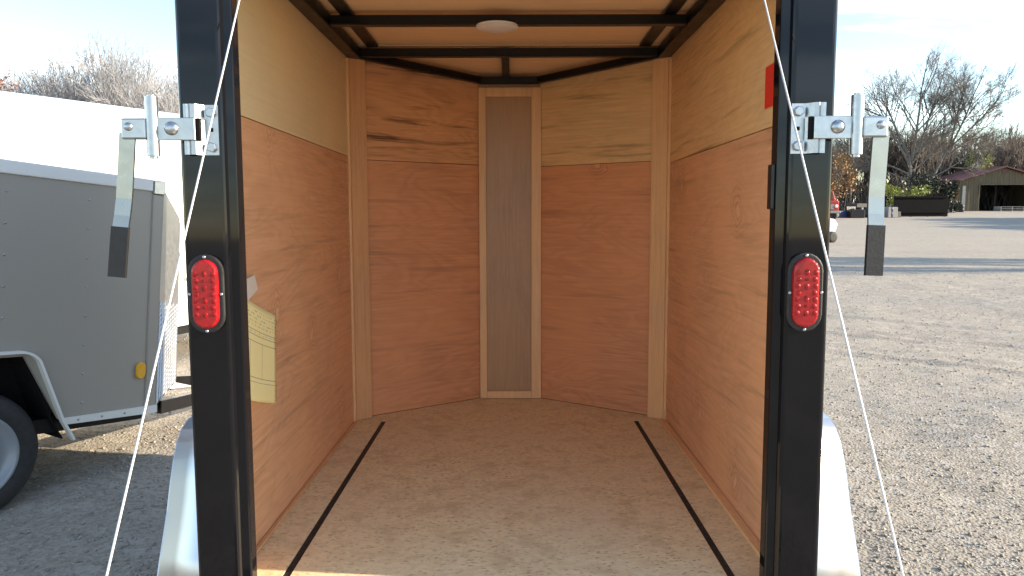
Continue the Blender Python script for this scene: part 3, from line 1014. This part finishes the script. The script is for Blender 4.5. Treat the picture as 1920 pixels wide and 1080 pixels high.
for j in range(22):
    for i in range(9):
        uf, zf = 0.022 + i * 0.052, 0.014 + j * 0.0235 + (i % 2) * 0.0117
        if uf > 0.445 or zf > 0.485:
            continue
        c_ = (nA_b + u_n * uf).lerp(nA_t + (nB_t - nA_t).normalized() * uf, zf) + tn * 0.0065
        dv = u_n * 0.023 + Vector((0, 0, 0.017))
        w_ = Vector((0, 0, 0.0060))
        k0 = len(bvs)
        bvs += [c_ - dv, c_ + w_, c_ + dv, c_ - w_, c_ + tn * 0.007]
        bfs += [(k0, k0 + 1, k0 + 4), (k0 + 1, k0 + 2, k0 + 4), (k0 + 2, k0 + 3, k0 + 4), (k0 + 3, k0, k0 + 4)]
tag(link('tread_bars', mesh(bvs, bfs), 'aluminium_trim', tpl), kind='stuff')
# tongue rails and jack
for s, xa in ((1, -0.16), (-1, GWd + 0.16)):
    a, b = Vector((xa, 0.12, 0.0)), Vector((GWd / 2 + s * 0.04, 1.35, 0.0))
    d = b - a
    link('tongue_bar', box_me(d.length, 0.05, 0.075, 0.004), 'black_frame', G, ((a.x + b.x) / 2, (a.y + b.y) / 2, -0.045 - 0.0006 * s), (0, 0, math.atan2(d.y, d.x)))
box('coupler', GWd / 2 - 0.045, GWd / 2 + 0.045, 1.36, 1.56, -0.06, 0.01, 'zinc', G, 0.008)
box('step_plate', GWd / 2 - 0.22, GWd / 2 + 0.22, 0.36, 0.52, -0.005, 0.004, 'tread_plate', G, 0.001)

# ------------------------------------------------------------------ white trailer behind it
Wt = empty('white_trailer')
WY = R(-24.6)
Wt.matrix_world = Matrix.Translation((-2.949, 6.831, 0.0)) @ Matrix.Rotation(WY, 4, 'Z')
tag(Wt, 'large white enclosed trailer in full sun behind the grey trailer', 'trailer')
WB, WT_, WF, WR = 0.33, 2.17, 0.75, -5.2
panel_w = box('side_panel', -0.02, 0.0, WR, WF, WB, WT_, 'white_paint', Wt)
box('side_panel', -2.1, -2.08, WR, WF, WB, WT_, 'white_paint', Wt)
box('front_panel', -2.08, -0.021, WF - 0.02, WF, WB, WT_, 'white_paint', Wt)
box('rear_panel', -2.08, -0.021, WR, WR + 0.02, WB, WT_, 'white_paint', Wt)
prism('roof_sheet', [(-2.12, WT_ + 0.001), (-0.0, WT_ + 0.001), (0.006, WT_ + 0.03), (-0.25, WT_ + 0.075), (-1.05, WT_ + 0.10), (-1.87, WT_ + 0.075)], 'y', WR, WF, 'white_paint', Wt)
box('bottom_trim', 0.0005, 0.012, WR, WF, WB - 0.03, WB + 0.05, 'white_paint', Wt, 0.004)
box('floor_frame', -2.0, -0.06, WR, WF - 0.05, WB - 0.12, WB - 0.002, 'black_frame', Wt)
# side door with gasket and a flush handle
dr = box('door', 0.0005, 0.010, -0.78, 0.02, 0.45, 2.00, 'white_paint', Wt, 0.003)
for nm, y0_, y1_, z0_, z1_ in (('gasket', -0.800, -0.785, 0.45, 2.015), ('gasket', 0.025, 0.040, 0.45, 2.015), ('gasket', -0.785, 0.025, 2.003, 2.015)):
    link(nm, box_me(0.006, y1_ - y0_, z1_ - z0_), 'seam_grey', dr, (-0.0017, (y0_ + y1_) / 2 + 0.38, (z0_ + z1_) / 2 - 1.225))
for zz in (0.72, 1.67):
    link('hinge', box_me(0.014, 0.13, 0.03, 0.003), 'zinc', dr, (0.006, 0.42, zz - 1.225))
for yy in (-4.6, -4.1, -3.6, -3.1, -2.6, -2.1, -1.5, 0.35):
    box('seam_cover', 0.0002, 0.004, yy - 0.012, yy + 0.012, WB + 0.06, WT_ - 0.03, 'white_paint', Wt)
for dy in (-2.9, -2.05):
    wq = link('wheel', lathe_me([(-0.09, 0.2), (-0.1, 0.25), (-0.08, 0.33), (0.08, 0.33), (0.1, 0.25), (0.09, 0.2), (0.04, 0.15), (0.05, 0.02)], 'x', 28), 'tyre_rubber', Wt, (0.09, dy, 0.328), smooth=True)
strip('fender', [(-3.38, 0.42), (-3.2, 0.76), (-1.75, 0.76), (-1.57, 0.42)], 'x', 0.013, 0.2, 0.006, 'aluminium', Wt)
for s, xa in ((1, -0.5), (-1, -1.6)):
    tube('tongue_bar', [(xa, WF - 0.3, 0.25), (-1.05 + s * 0.04, WF + 1.4, 0.25 + 0.001 * s)], 0.05, 'black_frame', Wt, 4)
tube('jack', [(-1.05, WF + 1.1, 0.0), (-1.05, WF + 1.1, 0.8)], 0.035, 'black_frame', Wt, 10)


# ------------------------------------------------------------------ bare trees
def grow(seed, stems, levels, ratio, spread, kids, wob, up=0.10, seg_n=4, rmin=0.006, droop=0.0):
    """returns list of segments (p0, p1, r0, r1, level)"""
    rr = random.Random(seed)
    segs = []

    def branch(p, d, r, ln, lev):
        n_ = seg_n if lev < 2 else 3 if lev < levels - 1 else 2
        taper = 0.62 if lev < levels else 0.3
        pts, rad = [p], [r]
        for i in range(n_):
            d = (d + Vector((rr.gauss(0, wob), rr.gauss(0, wob), rr.gauss(0, wob) + up - droop * lev))).normalized()
            q = pts[-1] + d * (ln / n_)
            r2 = r * (1 - (1 - taper) * (i + 1) / n_)
            segs.append((pts[-1], q, rad[-1], r2, lev))
            pts.append(q)
            rad.append(r2)
        if lev >= levels:
            return
        nk = kids[min(lev, len(kids) - 1)]
        for j in range(nk):
            t = rr.uniform(0.35, 1.0) if lev > 0 else rr.uniform(0.45, 1.0)
            if j == 0:
                t = 1.0
            f_ = t * n_
            i = min(int(f_), n_ - 1)
            q = pts[i].lerp(pts[i + 1], f_ - i)
            rq = rad[i] + (rad[i + 1] - rad[i]) * (f_ - i)
            sp_ = spread * (0.35 if j == 0 else rr.uniform(0.7, 1.3))
            ax = Vector((rr.gauss(0, 1), rr.gauss(0, 1), rr.gauss(0, 1))).cross(d).normalized()
            nd = (Matrix.Rotation(sp_, 3, ax) @ d).normalized()
            branch(q, nd, max(rmin, rq * (0.85 if j == 0 else rr.uniform(0.5, 0.72))), ln * ratio * rr.uniform(0.75, 1.2) * (1.15 - 0.35 * t), lev + 1)

    for p, d, r, ln, lev in stems:
        branch(Vector(p), Vector(d).normalized(), r, ln, lev)
    return segs


def seg_mesh(name, segs, k_=4):
    p0 = np.array([s[0] for s in segs])
    p1 = np.array([s[1] for s in segs])
    r0 = np.array([s[2] for s in segs])[:, None]
    r1 = np.array([s[3] for s in segs])[:, None]
    d = p1 - p0
    d /= np.linalg.norm(d, axis=1)[:, None] + 1e-9
    up = np.where(np.abs(d[:, 2:3]) < 0.9, np.array([[0, 0, 1.0]]), np.array([[1.0, 0, 0]]))
    a = np.cross(d, up)
    a /= np.linalg.norm(a, axis=1)[:, None] + 1e-9
    b = np.cross(d, a)
    rings = []
    for p, r in ((p0, r0), (p1, r1)):
        for j in range(k_):
            t = 2 * PI * j / k_
            rings.append(p + (a * math.cos(t) + b * math.sin(t)) * r)
    V_ = np.stack(rings, 1).reshape(-1, 3)
    f_ = np.array([(j, (j + 1) % k_, k_ + (j + 1) % k_, k_ + j) for j in range(k_)])
    F_ = (f_[None] + (np.arange(len(segs)) * 2 * k_)[:, None, None]).reshape(-1, 4)
    return np_mesh(name, V_, F_)


def tree_meshes(name, segs, split=2):
    return (seg_mesh(name + '_trunk', [s for s in segs if s[4] < split], 6), seg_mesh(name + '_crown', [s for s in segs if s[4] >= split], 3))


def put_tree(name, meshes, mat, loc, rz, sc_, label, cat='tree', group=None):
    e_ = empty(name, loc, (0, 0, rz))
    e_.scale = (sc_, sc_, sc_) if isinstance(sc_, (int, float)) else sc_
    link('trunk', meshes[0], mat, e_)
    link('crown', meshes[1], mat, e_)
    return tag(e_, label, cat, group)


# the big tree by the barn, two stems from one foot
rb = random.Random(19)
stems = [((0, 0, 0), (-0.02, 0.02, 1), 0.30, 7.5, 9), ((0.7, 0.1, 0), (0.50, 0.03, 1), 0.25, 10.0, 9)]
limbs = []
for z0, deg, ln, r in ((4.2, -70, 7.2, .10), (5.0, -54, 8.2, .13), (5.6, 58, 5.0, .09), (6.0, -35, 8.2, .15), (6.6, 34, 6.4, .11), (7.0, -20, 8.6, .16), (7.3, 16, 8.2, .14), (7.4, -4, 9.0, .17)):
    limbs.append(((-0.02 * z0, 0.02 * z0, z0), (math.sin(R(deg)), rb.uniform(-0.5, 0.5), math.cos(R(deg))), r, ln, 1))
for t, deg, ln, r in ((5.0, 64, 5.6, .08), (6.4, -14, 6.6, .09), (7.4, 54, 6.0, .10), (8.6, 2, 7.2, .12), (8.9, 38, 6.8, .12), (8.9, 20, 7.2, .13)):
    f_ = t / 8.95
    limbs.append(((0.7 + 4.46 * f_, 0.1 + 0.27 * f_, 8.95 * f_), (math.sin(R(deg)), rb.uniform(-0.5, 0.5), math.cos(R(deg))), r, ln, 1))
big = grow(11, limbs, 5, 0.57, 0.62, (8, 9, 7, 6, 4), 0.055, up=0.03, rmin=0.0140)
for p, d, r, ln, _ in stems:
    big += [(a_, b_, c_, d_2, 0) for a_, b_, c_, d_2, l_ in grow(5, [(p, d, r, ln, 0)], 0, 0.5, 0.5, (0,), 0.015, up=0.0, seg_n=6)]
zt = max(s[1].z for s in big)
bigm = tree_meshes('big', big, 3)
put_tree('large_bare_tree', bigm, 'bark', (48.1, 89, 0), 0, 19.4 / zt, 'tall spreading bare tree with two stems standing beside the barn')

# prototypes for the tree belts
protos = []
for sd in range(5):
    sg = grow(40 + sd, [((0, 0, 0), (random.uniform(-.08, .08), 0, 1), 0.15, 3.6, 0)] + ([((0.2, 0.1, 0), (0.25, 0.1, 1), 0.10, 3.2, 0)] if sd % 2 else []),
              5, 0.74, 0.45, (6, 5, 5, 4, 3), 0.07, up=0.06, rmin=0.0085)
    h_ = max(s[1].z for s in sg)
    protos.append((tree_meshes('bare%d' % sd, sg, 2), h_, len(sg)))

airy = []
for sd in range(4):
    sg = grow(140 + sd, [((0, 0, 0), (random.uniform(-.08, .08), 0, 1), 0.12, 3.2, 0)] + ([((0.2, 0.1, 0), (0.22, 0.1, 1), 0.09, 3.0, 0)] if sd % 2 else []),
              5, 0.74, 0.50, (6, 5, 4, 3, 2), 0.06, up=0.045, rmin=0.0105)
    airy.append((tree_meshes('airy%d' % sd, sg, 2), max(s[1].z for s in sg), len(sg)))
left_spots = [(-32.6, 48, 10.2, 'thin bare tree at the far left edge of the left tree belt'),
              (-30.6, 49, 9.9, 'low bare tree beside the far left edge tree'),
              (-28.9, 50, 10.6, 'slender bare tree left of the tall clump over the white trailer'),
              (-27.2, 47, 11.2, 'bare tree on the left flank of the tall clump over the white trailer'),
              (-25.9, 48, 12.6, 'tallest bare tree above the middle of the white trailer'),
              (-24.4, 47.5, 12.2, 'dense bare tree right of the tallest one above the white trailer'),
              (-22.6, 46, 10.6, 'bare tree above the left latch handle'),
              (-21.6, 48, 11.2, 'bare tree nearest the left rear post in the left tree belt'),
              (-19.6, 47, 11.2, 'bare tree half hidden by the left rear post'),
              (-35.0, 53, 11.4, 'taller bare tree behind the rust-red one at the far left'),
              (-32.0, 54, 11.2, 'bare tree in the second row behind the low far left tree'),
              (-30.6, 55.5, 12.2, 'bare tree in the second row left of the tall clump'),
              (-28.0, 54, 12.0, 'bare tree in the second row behind the tall clump'),
              (-26.0, 55, 12.0, 'bare tree in the second row right of the tall clump'),
              (-24.2, 53, 11.4, 'bare tree in the second row beside the left rear post')]
for i, (x, y, h_, lb) in enumerate(left_spots):
    ms, ph, _ = airy[i % 4]
    put_tree('bare_tree', ms, 'bark_pale', (x, y, 0), i * 1.7, h_ / ph, lb, group='bare trees of the left tree belt')
right_spots = [(73, 112, 13.5, 'bare tree rising behind the barn roof'), (80, 108, 12.0, 'bare tree right of the barn ridge'),
               (66, 118, 12.5, 'bare tree between the big tree and the barn'), (57, 120, 11.5, 'bare tree behind the leaning stem of the big tree'),
               (49, 108, 10.8, 'bare tree left of the big tree trunk'), (43, 100, 9.6, 'bare tree behind the yellow-green bush'),
               (37.5, 96, 9.2, 'bare tree behind the right latch handle')]
for i, (x, y, h_, lb) in enumerate(right_spots):
    ms, ph, _ = protos[(i + 2) % 5]
    put_tree('bare_tree', ms, 'bark_brown', (x, y, 0), 0.6 + i * 2.1, h_ / ph, lb, group='bare trees of the right tree belt')

# woods behind, one grey-brown mass
simple = []
for sd in range(3):
    sg = grow(70 + sd, [((0, 0, 0), (0, 0, 1), 0.13, 2.6, 0)], 4, 0.74, 0.46, (6, 5, 4, 3), 0.09, up=0.07, rmin=0.013)
    sg += grow(170 + sd, [((random.uniform(-1.5, 1.5), random.uniform(-1, 1), 0), (random.gauss(0, .3), random.gauss(0, .3), 1), 0.03, 1.3, 2) for _ in range(14)], 4, 0.7, 0.5, (5, 4, 3, 3), 0.12, rmin=0.012)
    simple.append((np.array([[*s[0], *s[1], s[2], s[3]] for s in sg])))



def wood_mass(name, spots, mat, label):
    allseg = []
    for i, (x, y, h_) in enumerate(spots):
        a = simple[i % 3].copy()
        s_ = h_ / a[:, 5].max()
        t = i * 2.4
        ct_, st_2 = math.cos(t) * s_, math.sin(t) * s_
        for o_ in (0, 3):
            xx, yy2 = a[:, o_].copy(), a[:, o_ + 1].copy()
            a[:, o_] = xx * ct_ - yy2 * st_2 + x
            a[:, o_ + 1] = xx * st_2 + yy2 * ct_ + y
            a[:, o_ + 2] *= s_
        a[:, 6:] *= s_
        allseg.append(a)
    a = np.concatenate(allseg)
    segs = [(r_[0:3], r_[3:6], r_[6], r_[7]) for r_ in a]
    o_ = link(name, seg_mesh(name, segs, 3), mat)
    return tag(o_, label, 'woods', kind='stuff')


rw = random.Random(5)
spots = []
for i in range(150):
    t = (i % 75) / 74
    spots.append((28 + 75 * t + rw.uniform(-2, 2), (112 if i < 75 else 128) + rw.uniform(-6, 8) - 4 * t, rw.uniform(8.5, 14.5)))
wood_mass('far_wood', spots, 'bark_brown', 'grey-brown bare wood closing the yard on the right')
spots = []
for i in range(44):
    t = i / 43
    spots.append((-52 + 42 * t + rw.uniform(-1, 1), 60 + rw.uniform(-3, 6), rw.uniform(5.5, 7.5)))
wood_mass('far_wood', spots, 'bark_pale', 'pale bare thicket behind the white trailer on the left')


# leafy things: many small leaf faces through a lumpy volume
def leaf_cloud(n_, lumps, size_, seed):
    g_ = np.random.default_rng(seed)
    lumps = np.array(lumps, float)
    pick = g_.integers(0, len(lumps), n_)
    c_ = lumps[pick, :3]
    rad = lumps[pick, 3:6]
    v_ = g_.normal(0, 1, (n_, 3))
    v_ /= np.linalg.norm(v_, axis=1)[:, None]
    v_ *= (g_.random(n_) ** 0.45)[:, None]
    p = c_ + v_ * rad
    a = g_.normal(0, 1, (n_, 3))
    a /= np.linalg.norm(a, axis=1)[:, None]
    b = np.cross(a, g_.normal(0, 1, (n_, 3)))
    b /= np.linalg.norm(b, axis=1)[:, None] + 1e-9
    s_ = size_ * g_.uniform(0.6, 1.4, (n_, 1))
    V_ = np.stack([p - a * s_, p + b * s_ * 0.5, p + a * s_, p - b * s_ * 0.5], 1).reshape(-1, 3)
    V_[:, 2] = np.maximum(V_[:, 2], 0.02)
    F_ = np.arange(n_ * 4).reshape(-1, 4)
    return np_mesh('leaves', V_, F_)


def leafy(name, loc, lumps, n_, size_, mat, label, cat, seed, stems=4, h_=2.0, sr=0.05, group=None):
    e_ = empty(name, loc)
    sg = grow(seed, [((random.uniform(-.3, .3), random.uniform(-.3, .3), 0), (random.gauss(0, .25), random.gauss(0, .25), 1), sr, h_ * 0.5, 1) for _ in range(stems)], 3, 0.7, 0.5, (4, 4, 3), 0.1, rmin=0.012)
    link('trunk', seg_mesh('stems', sg, 4), 'bark_brown', e_)
    link('crown', leaf_cloud(n_, lumps, size_, seed), mat, e_)
    return tag(e_, label, cat, group)


def lumps_for(w, d, h_, n_, seed, z0=0.3):
    r_ = random.Random(seed)
    return [(r_.uniform(-w, w) * 0.7, r_.uniform(-d, d) * 0.7, z0 + r_.random() * (h_ - z0) * 0.85, w * r_.uniform(0.25, 0.42), d * r_.uniform(0.25, 0.42), h_ * r_.uniform(0.14, 0.22)) for _ in range(n_)]


leafy('yellow_green_bush', (37.2, 70.5, 0), lumps_for(2.2, 1.6, 3.0, 16, 1, 1.2), 1500, 0.13, 'leaf_yellow_green', 'yellow-green bush behind the dark slatted pen', 'bush', 21, 6, 2.6)
leafy('dark_evergreen_shrub', (48.0, 86.5, 0), lumps_for(2.0, 1.8, 4.6, 22, 2, 0.4), 2600, 0.16, 'leaf_dark', 'dark evergreen shrub around the foot of the big bare tree', 'shrub', 22, 6, 3.6)
leafy('dark_evergreen_shrub', (51.3, 87.5, 0), lumps_for(1.7, 1.5, 4.0, 16, 3, 0.3), 1900, 0.16, 'leaf_dark', 'second dark evergreen shrub just left of the barn', 'shrub', 23, 6, 3.0)
leafy('orange_leafed_tree', (26.2, 60.5, 0), lumps_for(1.8, 1.8, 5.4, 16, 4, 1.6), 1300, 0.12, 'leaf_orange', 'small tree with orange leaves beside the right rear post', 'tree', 24, 2, 5.6, 0.08)
leafy('yellowing_tree', (65.5, 104, 0), lumps_for(2.0, 2.0, 8.0, 12, 6, 3.8), 700, 0.15, 'leaf_yellow_green', 'tree with a few yellow-green leaves above the barn roof', 'tree', 26, 2, 7.0, 0.1)
leafy('rust_leafed_tree', (-33.4, 50.5, 0), lumps_for(2.4, 1.6, 9.2, 14, 7, 5.0), 1500, 0.13, 'leaf_rust', 'tree with rust-red leaves peeking over the white roof at far left', 'tree', 27, 2, 7.6, 0.1)
for i, (x, y) in enumerate(((-3.95, 9.1), (-3.75, 9.5))):
    e_ = empty('dry_weed', (x, y, 0))
    sg = grow(300 + i, [((random.uniform(-.12, .12), random.uniform(-.1, .1), 0), (random.gauss(0, .3), random.gauss(0, .3), 1), 0.006, 0.20, 2) for _ in range(30)], 4, 0.7, 0.5, (3, 3, 3, 2), 0.12, rmin=0.004)
    link('stalks', seg_mesh('stalks', sg, 3), 'straw', e_)
    link('leaves', leaf_cloud(500, lumps_for(0.30, 0.25, 0.42, 7, 33 + i, 0.05), 0.022, 35 + i), 'straw', e_)
    tag(e_, ('yellow dry weed clump in the gap left of the tail lamp', 'second dry weed clump farther back in the same gap')[i], 'weed', 'dry weeds behind the white trailer')

# ------------------------------------------------------------------ barn on the right
B = empty('barn', (60.4, 100, 0), (0, 0, R(-2)))
tag(B, 'tan board barn with dark red roof and wide open dark doorway', 'barn')
BW, BD, BE, BP = 11.4, 8.0, 4.1, 5.75
DX0, DX1, DH = 2.7, 8.9, 3.45
nb = 0
x = 0.0
while x < BW - 0.05:                                        # front: single upright boards
    w_ = min(0.38, BW - x)
    cx_ = x + w_ / 2
    ztop = BE + (BP - BE) * (1 - abs(cx_ - BW / 2) / (BW / 2)) - 0.05
    zb = DH if DX0 - 0.05 < cx_ < DX1 + 0.05 else 0.0
    box('board', x + 0.012, x + w_ - 0.012, -0.03 - 0.015 * (nb % 2), 0.0, zb, ztop, 'barn_board_shaded', B)
    x += w_
    nb += 1
y = 0.02
while y < BD - 0.05:
    w_ = min(0.5, BD - y)
    box('board', -0.03 - 0.012 * (nb % 2), 0.0, y + 0.012, y + w_ - 0.012, 0, BE - 0.04, 'barn_side_lit', B)
    y += w_
    nb += 1
box('wall_back', 0.0, BW, BD - 0.1, BD, 0, BE, 'barn_inner_shade', B)
box('wall_right', BW - 0.1, BW, 0.02, BD - 0.11, 0, BE, 'barn_board_shaded', B)
box('wall_inner', 0.01, 0.06, 0.06, BD - 0.11, 0, BE, 'barn_inner_shade', B)
box('barn_floor', 0.07, BW - 0.11, 0.06, BD - 0.11, 0.004, 0.03, 'barn_inner_shade', B)
for s in (-1, 1):
    xe = -0.45 if s < 0 else BW + 0.45
    zr = BP + 0.05
    ze = BE - 0.45 * (BP - BE) / (BW / 2)
    rf = prism('roof', [(BW / 2, zr), (BW / 2, zr + 0.12), (xe, ze + 0.12), (xe, ze)], 'y', -0.55, BD + 0.4, 'barn_roof', B)
    for j in range(9):
        f_ = (j + 0.5) / 9
        tube('seam', [((BW / 2) + (xe - BW / 2) * 0.02, -0.5 + f_ * (BD + 0.8), zr + 0.13), (xe, -0.5 + f_ * (BD + 0.8), ze + 0.13)], 0.03, 'barn_roof', rf, 4)
box('gable_vent', BW / 2 - 0.25, BW / 2 + 0.25, -0.09, -0.05, BP - 0.75, BP - 0.35, 'barn_roof', B)
box('corner_pipe', 0.35, 0.75, -0.20, -0.05, 0.0, 3.35, 'junk_pale', B)
box('door_frame', DX0 - 0.05, DX1 + 0.05, -0.12, -0.05, DH, DH + 0.18, 'barn_board_shaded', B)
box('door_frame', DX0 - 0.18, DX0 - 0.02, -0.12, -0.05, 0, DH, 'barn_board_shaded', B)
# things by the barn
p_ = empty('pallet_stack', (64.5, 97.5, 0))
tag(p_, 'low pale pallet stack in front of the barn doorway', 'pallets')
for j in range(3):
    for i in range(5):
        box('slat', 0.0, 3.2, i * 0.3, i * 0.3 + 0.2, 0.12 + j * 0.22, 0.16 + j * 0.22, 'junk_pale', p_)
    for i in range(3):
        box('runner', i * 1.5, i * 1.5 + 0.12, 0, 1.4, j * 0.22, 0.118 + j * 0.22, 'junk_pale', p_)
lad = empty('leaning_ladder', (52.4, 92, 0))
tag(lad, 'pale ladder leaning on the grey heap left of the barn', 'ladder')
for s in (0, 1):
    tube('rail', [(0, s * 0.35, 0.05), (2.1, 0.9 + s * 0.35, 1.45)], 0.05, 'junk_pale', lad, 6)
for j in range(7):
    f_ = 0.1 + j * 0.13
    tube('rung', [(2.1 * f_, 0.9 * f_, 0.05 + 1.4 * f_), (2.1 * f_, 0.9 * f_ + 0.35, 0.05 + 1.4 * f_)], 0.025, 'junk_pale', lad, 5)


def junk(name, loc, size_, mats, label, cat, seed, group=None):
    e_ = empty(name, loc, (0, 0, random.uniform(-.4, .4)))
    r_ = random.Random(seed)
    w, d, h_ = size_
    nm = ('crate', 'drum', 'sheet', 'plank')
    for i in range(9):
        kk = nm[i % 4]
        cx_, cy_ = r_.uniform(-w, w) * 0.5, r_.uniform(-d, d) * 0.4
        hz = h_ * (0.35 + 0.6 * r_.random()) * (1 - 0.6 * abs(cx_) / w)
        m_ = mats[i % len(mats)]
        if kk == 'crate':
            link(kk, box_me(w * 0.34, d * 0.4, hz, 0.03), m_, e_, (cx_, cy_, hz / 2), (0, 0, r_.uniform(-.5, .5)))
        elif kk == 'drum':
            link(kk, lathe_me([(0, 0.28), (0.02, 0.30), (0.28, 0.30), (0.30, 0.31), (0.32, 0.30), (0.58, 0.30), (0.60, 0.31), (0.86, 0.30), (0.88, 0.27)], 'z', 16), m_, e_, (cx_, cy_, 0), smooth=True)
        elif kk == 'sheet':
            link(kk, box_me(w * 0.3, 0.03, hz, 0.005), m_, e_, (cx_, cy_ - 0.2, hz / 2), (R(-12), 0, r_.uniform(-.4, .4)))
        else:
            tube(kk, [(cx_ - w * 0.3, cy_, 0.05), (cx_ + w * 0.25, cy_, hz * 0.9)], 0.05, m_, e_, 5)
    return tag(e_, label, cat, group)


junk('scrap_heap', (55.2, 93, 0), (2.6, 2.0, 1.9), ['junk_dark', 'junk_pale', 'junk_dark'], 'grey scrap heap against the barn side', 'scrap heap', 1, 'scrap in front of the trees')
junk('scrap_heap', (29.6, 63, 0), (3.4, 2.0, 1.5), ['junk_blue', 'junk_dark', 'junk_dark'], 'dark blue scrap heap right of the red truck', 'scrap heap', 2, 'scrap in front of the trees')
junk('scrap_heap', (32.3, 64, 0), (2.6, 2.0, 1.3), ['junk_dark', 'junk_blue', 'junk_dark', 'junk_blue', 'junk_pale'], 'scrap heap with a pale piece behind the right latch grip', 'scrap heap', 3, 'scrap in front of the trees')
junk('scrap_heap', (44.6, 80, 0), (4.4, 2.0, 1.6), ['junk_dark'], 'black scrap row at the foot of the dark shrubs', 'scrap heap', 4, 'scrap in front of the trees')
junk('scrap_heap', (48.8, 84, 0), (4.2, 2.0, 1.2), ['junk_dark', 'junk_dark', 'junk_pale'], 'low black scrap row left of the leaning ladder', 'scrap heap', 5, 'scrap in front of the trees')
pen = empty('slatted_pen', (34.2, 66.0, 0))
tag(pen, 'dark slatted pen below the yellow-green bush', 'pen')
for i in range(24):
    box('slat', i * 0.20, i * 0.20 + 0.19, 0, 0.03, 0.02, 1.70, 'wheel_well', pen)
for i in range(4):
    box('post', i * 1.5, i * 1.5 + 0.12, 0.032, 0.15, 0, 1.85, 'wheel_well', pen)
box('rail', -0.05, 4.75, -0.06, -0.002, 1.68, 1.80, 'wheel_well', pen)
box('rail', -0.05, 4.75, -0.06, -0.002, 0.35, 0.45, 'wheel_well', pen)

# red truck and the mower behind the right post
tr = empty('red_truck', (23.8, 58, 0))
tag(tr, 'old dark red truck behind the right rear post', 'truck')
box('cab', 0.0, 2.0, 0.0, 1.9, 0.55, 1.45, 'red_truck', tr, 0.12, 3)
prism('cab_top', [(0.15, 1.452), (1.85, 1.452), (1.65, 2.15), (0.35, 2.15)], 'y', 0.35, 1.6, 'red_truck', tr, bev=0.06)
box('windscreen', 0.42, 1.58, 0.30, 0.345, 1.55, 2.05, 'glass_dark', tr)
box('grille', 0.45, 1.55, -0.04, -0.005, 0.75, 1.15, 'junk_pale', tr, 0.01)
for xx in (0.25, 1.75):
    link('headlight', lathe_me([(0.0, 0.14), (-0.05, 0.12), (-0.07, 0.04)], 'y', 14), 'lamp_white', tr, (xx, -0.001, 1.0), smooth=True)
for xx in (0.15, 1.85):
    link('wheel', lathe_me([(-0.12, 0.2), (-0.12, 0.40), (0.12, 0.40), (0.12, 0.2)], 'x', 20), 'tyre_rubber', tr, (xx, 0.6, 0.40), smooth=True)
box('bumper', -0.05, 2.05, -0.16, -0.06, 0.45, 0.65, 'junk_pale', tr, 0.03)
box('cargo_box', -0.1, 2.1, 2.0, 5.5, 0.75, 2.2, 'red_truck', tr, 0.03)
mo = empty('lawn_tractor', (10.42, 25.6, 0), (0, 0, R(-70)))
tag(mo, 'small white lawn tractor half hidden behind the right rear post', 'lawn tractor')
prism('hood', [(0.0, 0.35), (0.85, 0.35), (0.95, 0.62), (0.80, 0.80), (0.0, 0.86)], 'x', -0.27, 0.27, 'white_paint', mo, (0, 0, 0), bev=0.04)
box('chassis', -0.24, 0.24, -0.85, 0.82, 0.22, 0.345, 'junk_dark', mo, 0.02)
prism('rear_deck', [(-0.9, 0.35), (-0.05, 0.35), (-0.05, 0.42), (-0.35, 0.58), (-0.9, 0.58)], 'x', -0.36, 0.36, 'red_truck', mo, bev=0.03)
prism('seat', [(-0.75, 0.585), (-0.35, 0.585), (-0.35, 0.68), (-0.62, 0.70), (-0.70, 1.0), (-0.80, 1.0)], 'x', -0.2, 0.2, 'black_rubber', mo, bev=0.02)
tube('steering_column', [(0, -0.02, 0.80), (0, -0.18, 0.98)], 0.02, 'black_frame', mo, 8)
link('steering_wheel', lathe_me([(0.0, 0.15), (0.015, 0.165), (0.03, 0.15)], 'z', 20), 'black_rubber', mo, (0, -0.19, 0.98), (R(35), 0, 0), smooth=True)
for xx, yy, rr_, ww in ((-0.36, 0.62, 0.19, 0.07), (0.36, 0.62, 0.19, 0.07), (-0.42, -0.6, 0.26, 0.1), (0.42, -0.6, 0.26, 0.1)):
    link('wheel', lathe_me([(-ww, rr_ * 0.5), (-ww, rr_ * 0.9), (-ww * 0.7, rr_), (ww * 0.7, rr_), (ww, rr_ * 0.9), (ww, rr_ * 0.5)], 'x', 24), 'tyre_rubber', mo, (xx, yy, rr_), smooth=True)
box('cutter_deck', -0.5, 0.5, -0.3, 0.35, 0.10, 0.215, 'red_truck', mo, 0.03)

# unseen trees added outside the frame on the sunny side to shade the yard
for i, (x, y, h_, lb) in enumerate(((20.5, 14.2, 10.0, 'unseen bare tree added to shade the yard, nearest the camera'), (22.0, 16.4, 10.5, 'unseen bare tree added to shade the yard, farther from the camera'))):
    ms, ph, _ = protos[1 + 2 * i]
    put_tree('bare_tree', ms, 'bark_brown', (x, y, 0), i * 2.0, h_ / ph, lb, group='unseen bare trees added for their shade')
for i in range(10):
    x, y, h_ = 43 + i * 1.1 + 1.2 * (i % 2), 32.5 + i * 2.8, 6.4 + 0.6 * (i % 3)
    leafy('unseen_evergreen', (x, y, 0), lumps_for(2.6, 2.6, h_, 26, 50 + i, 1.0), 1500, 0.42, 'leaf_dark',
          'unseen dark evergreen added beyond the right edge to shade the yard', 'tree', 60 + i, 1, h_, 0.2, 'unseen evergreens added for their shade')
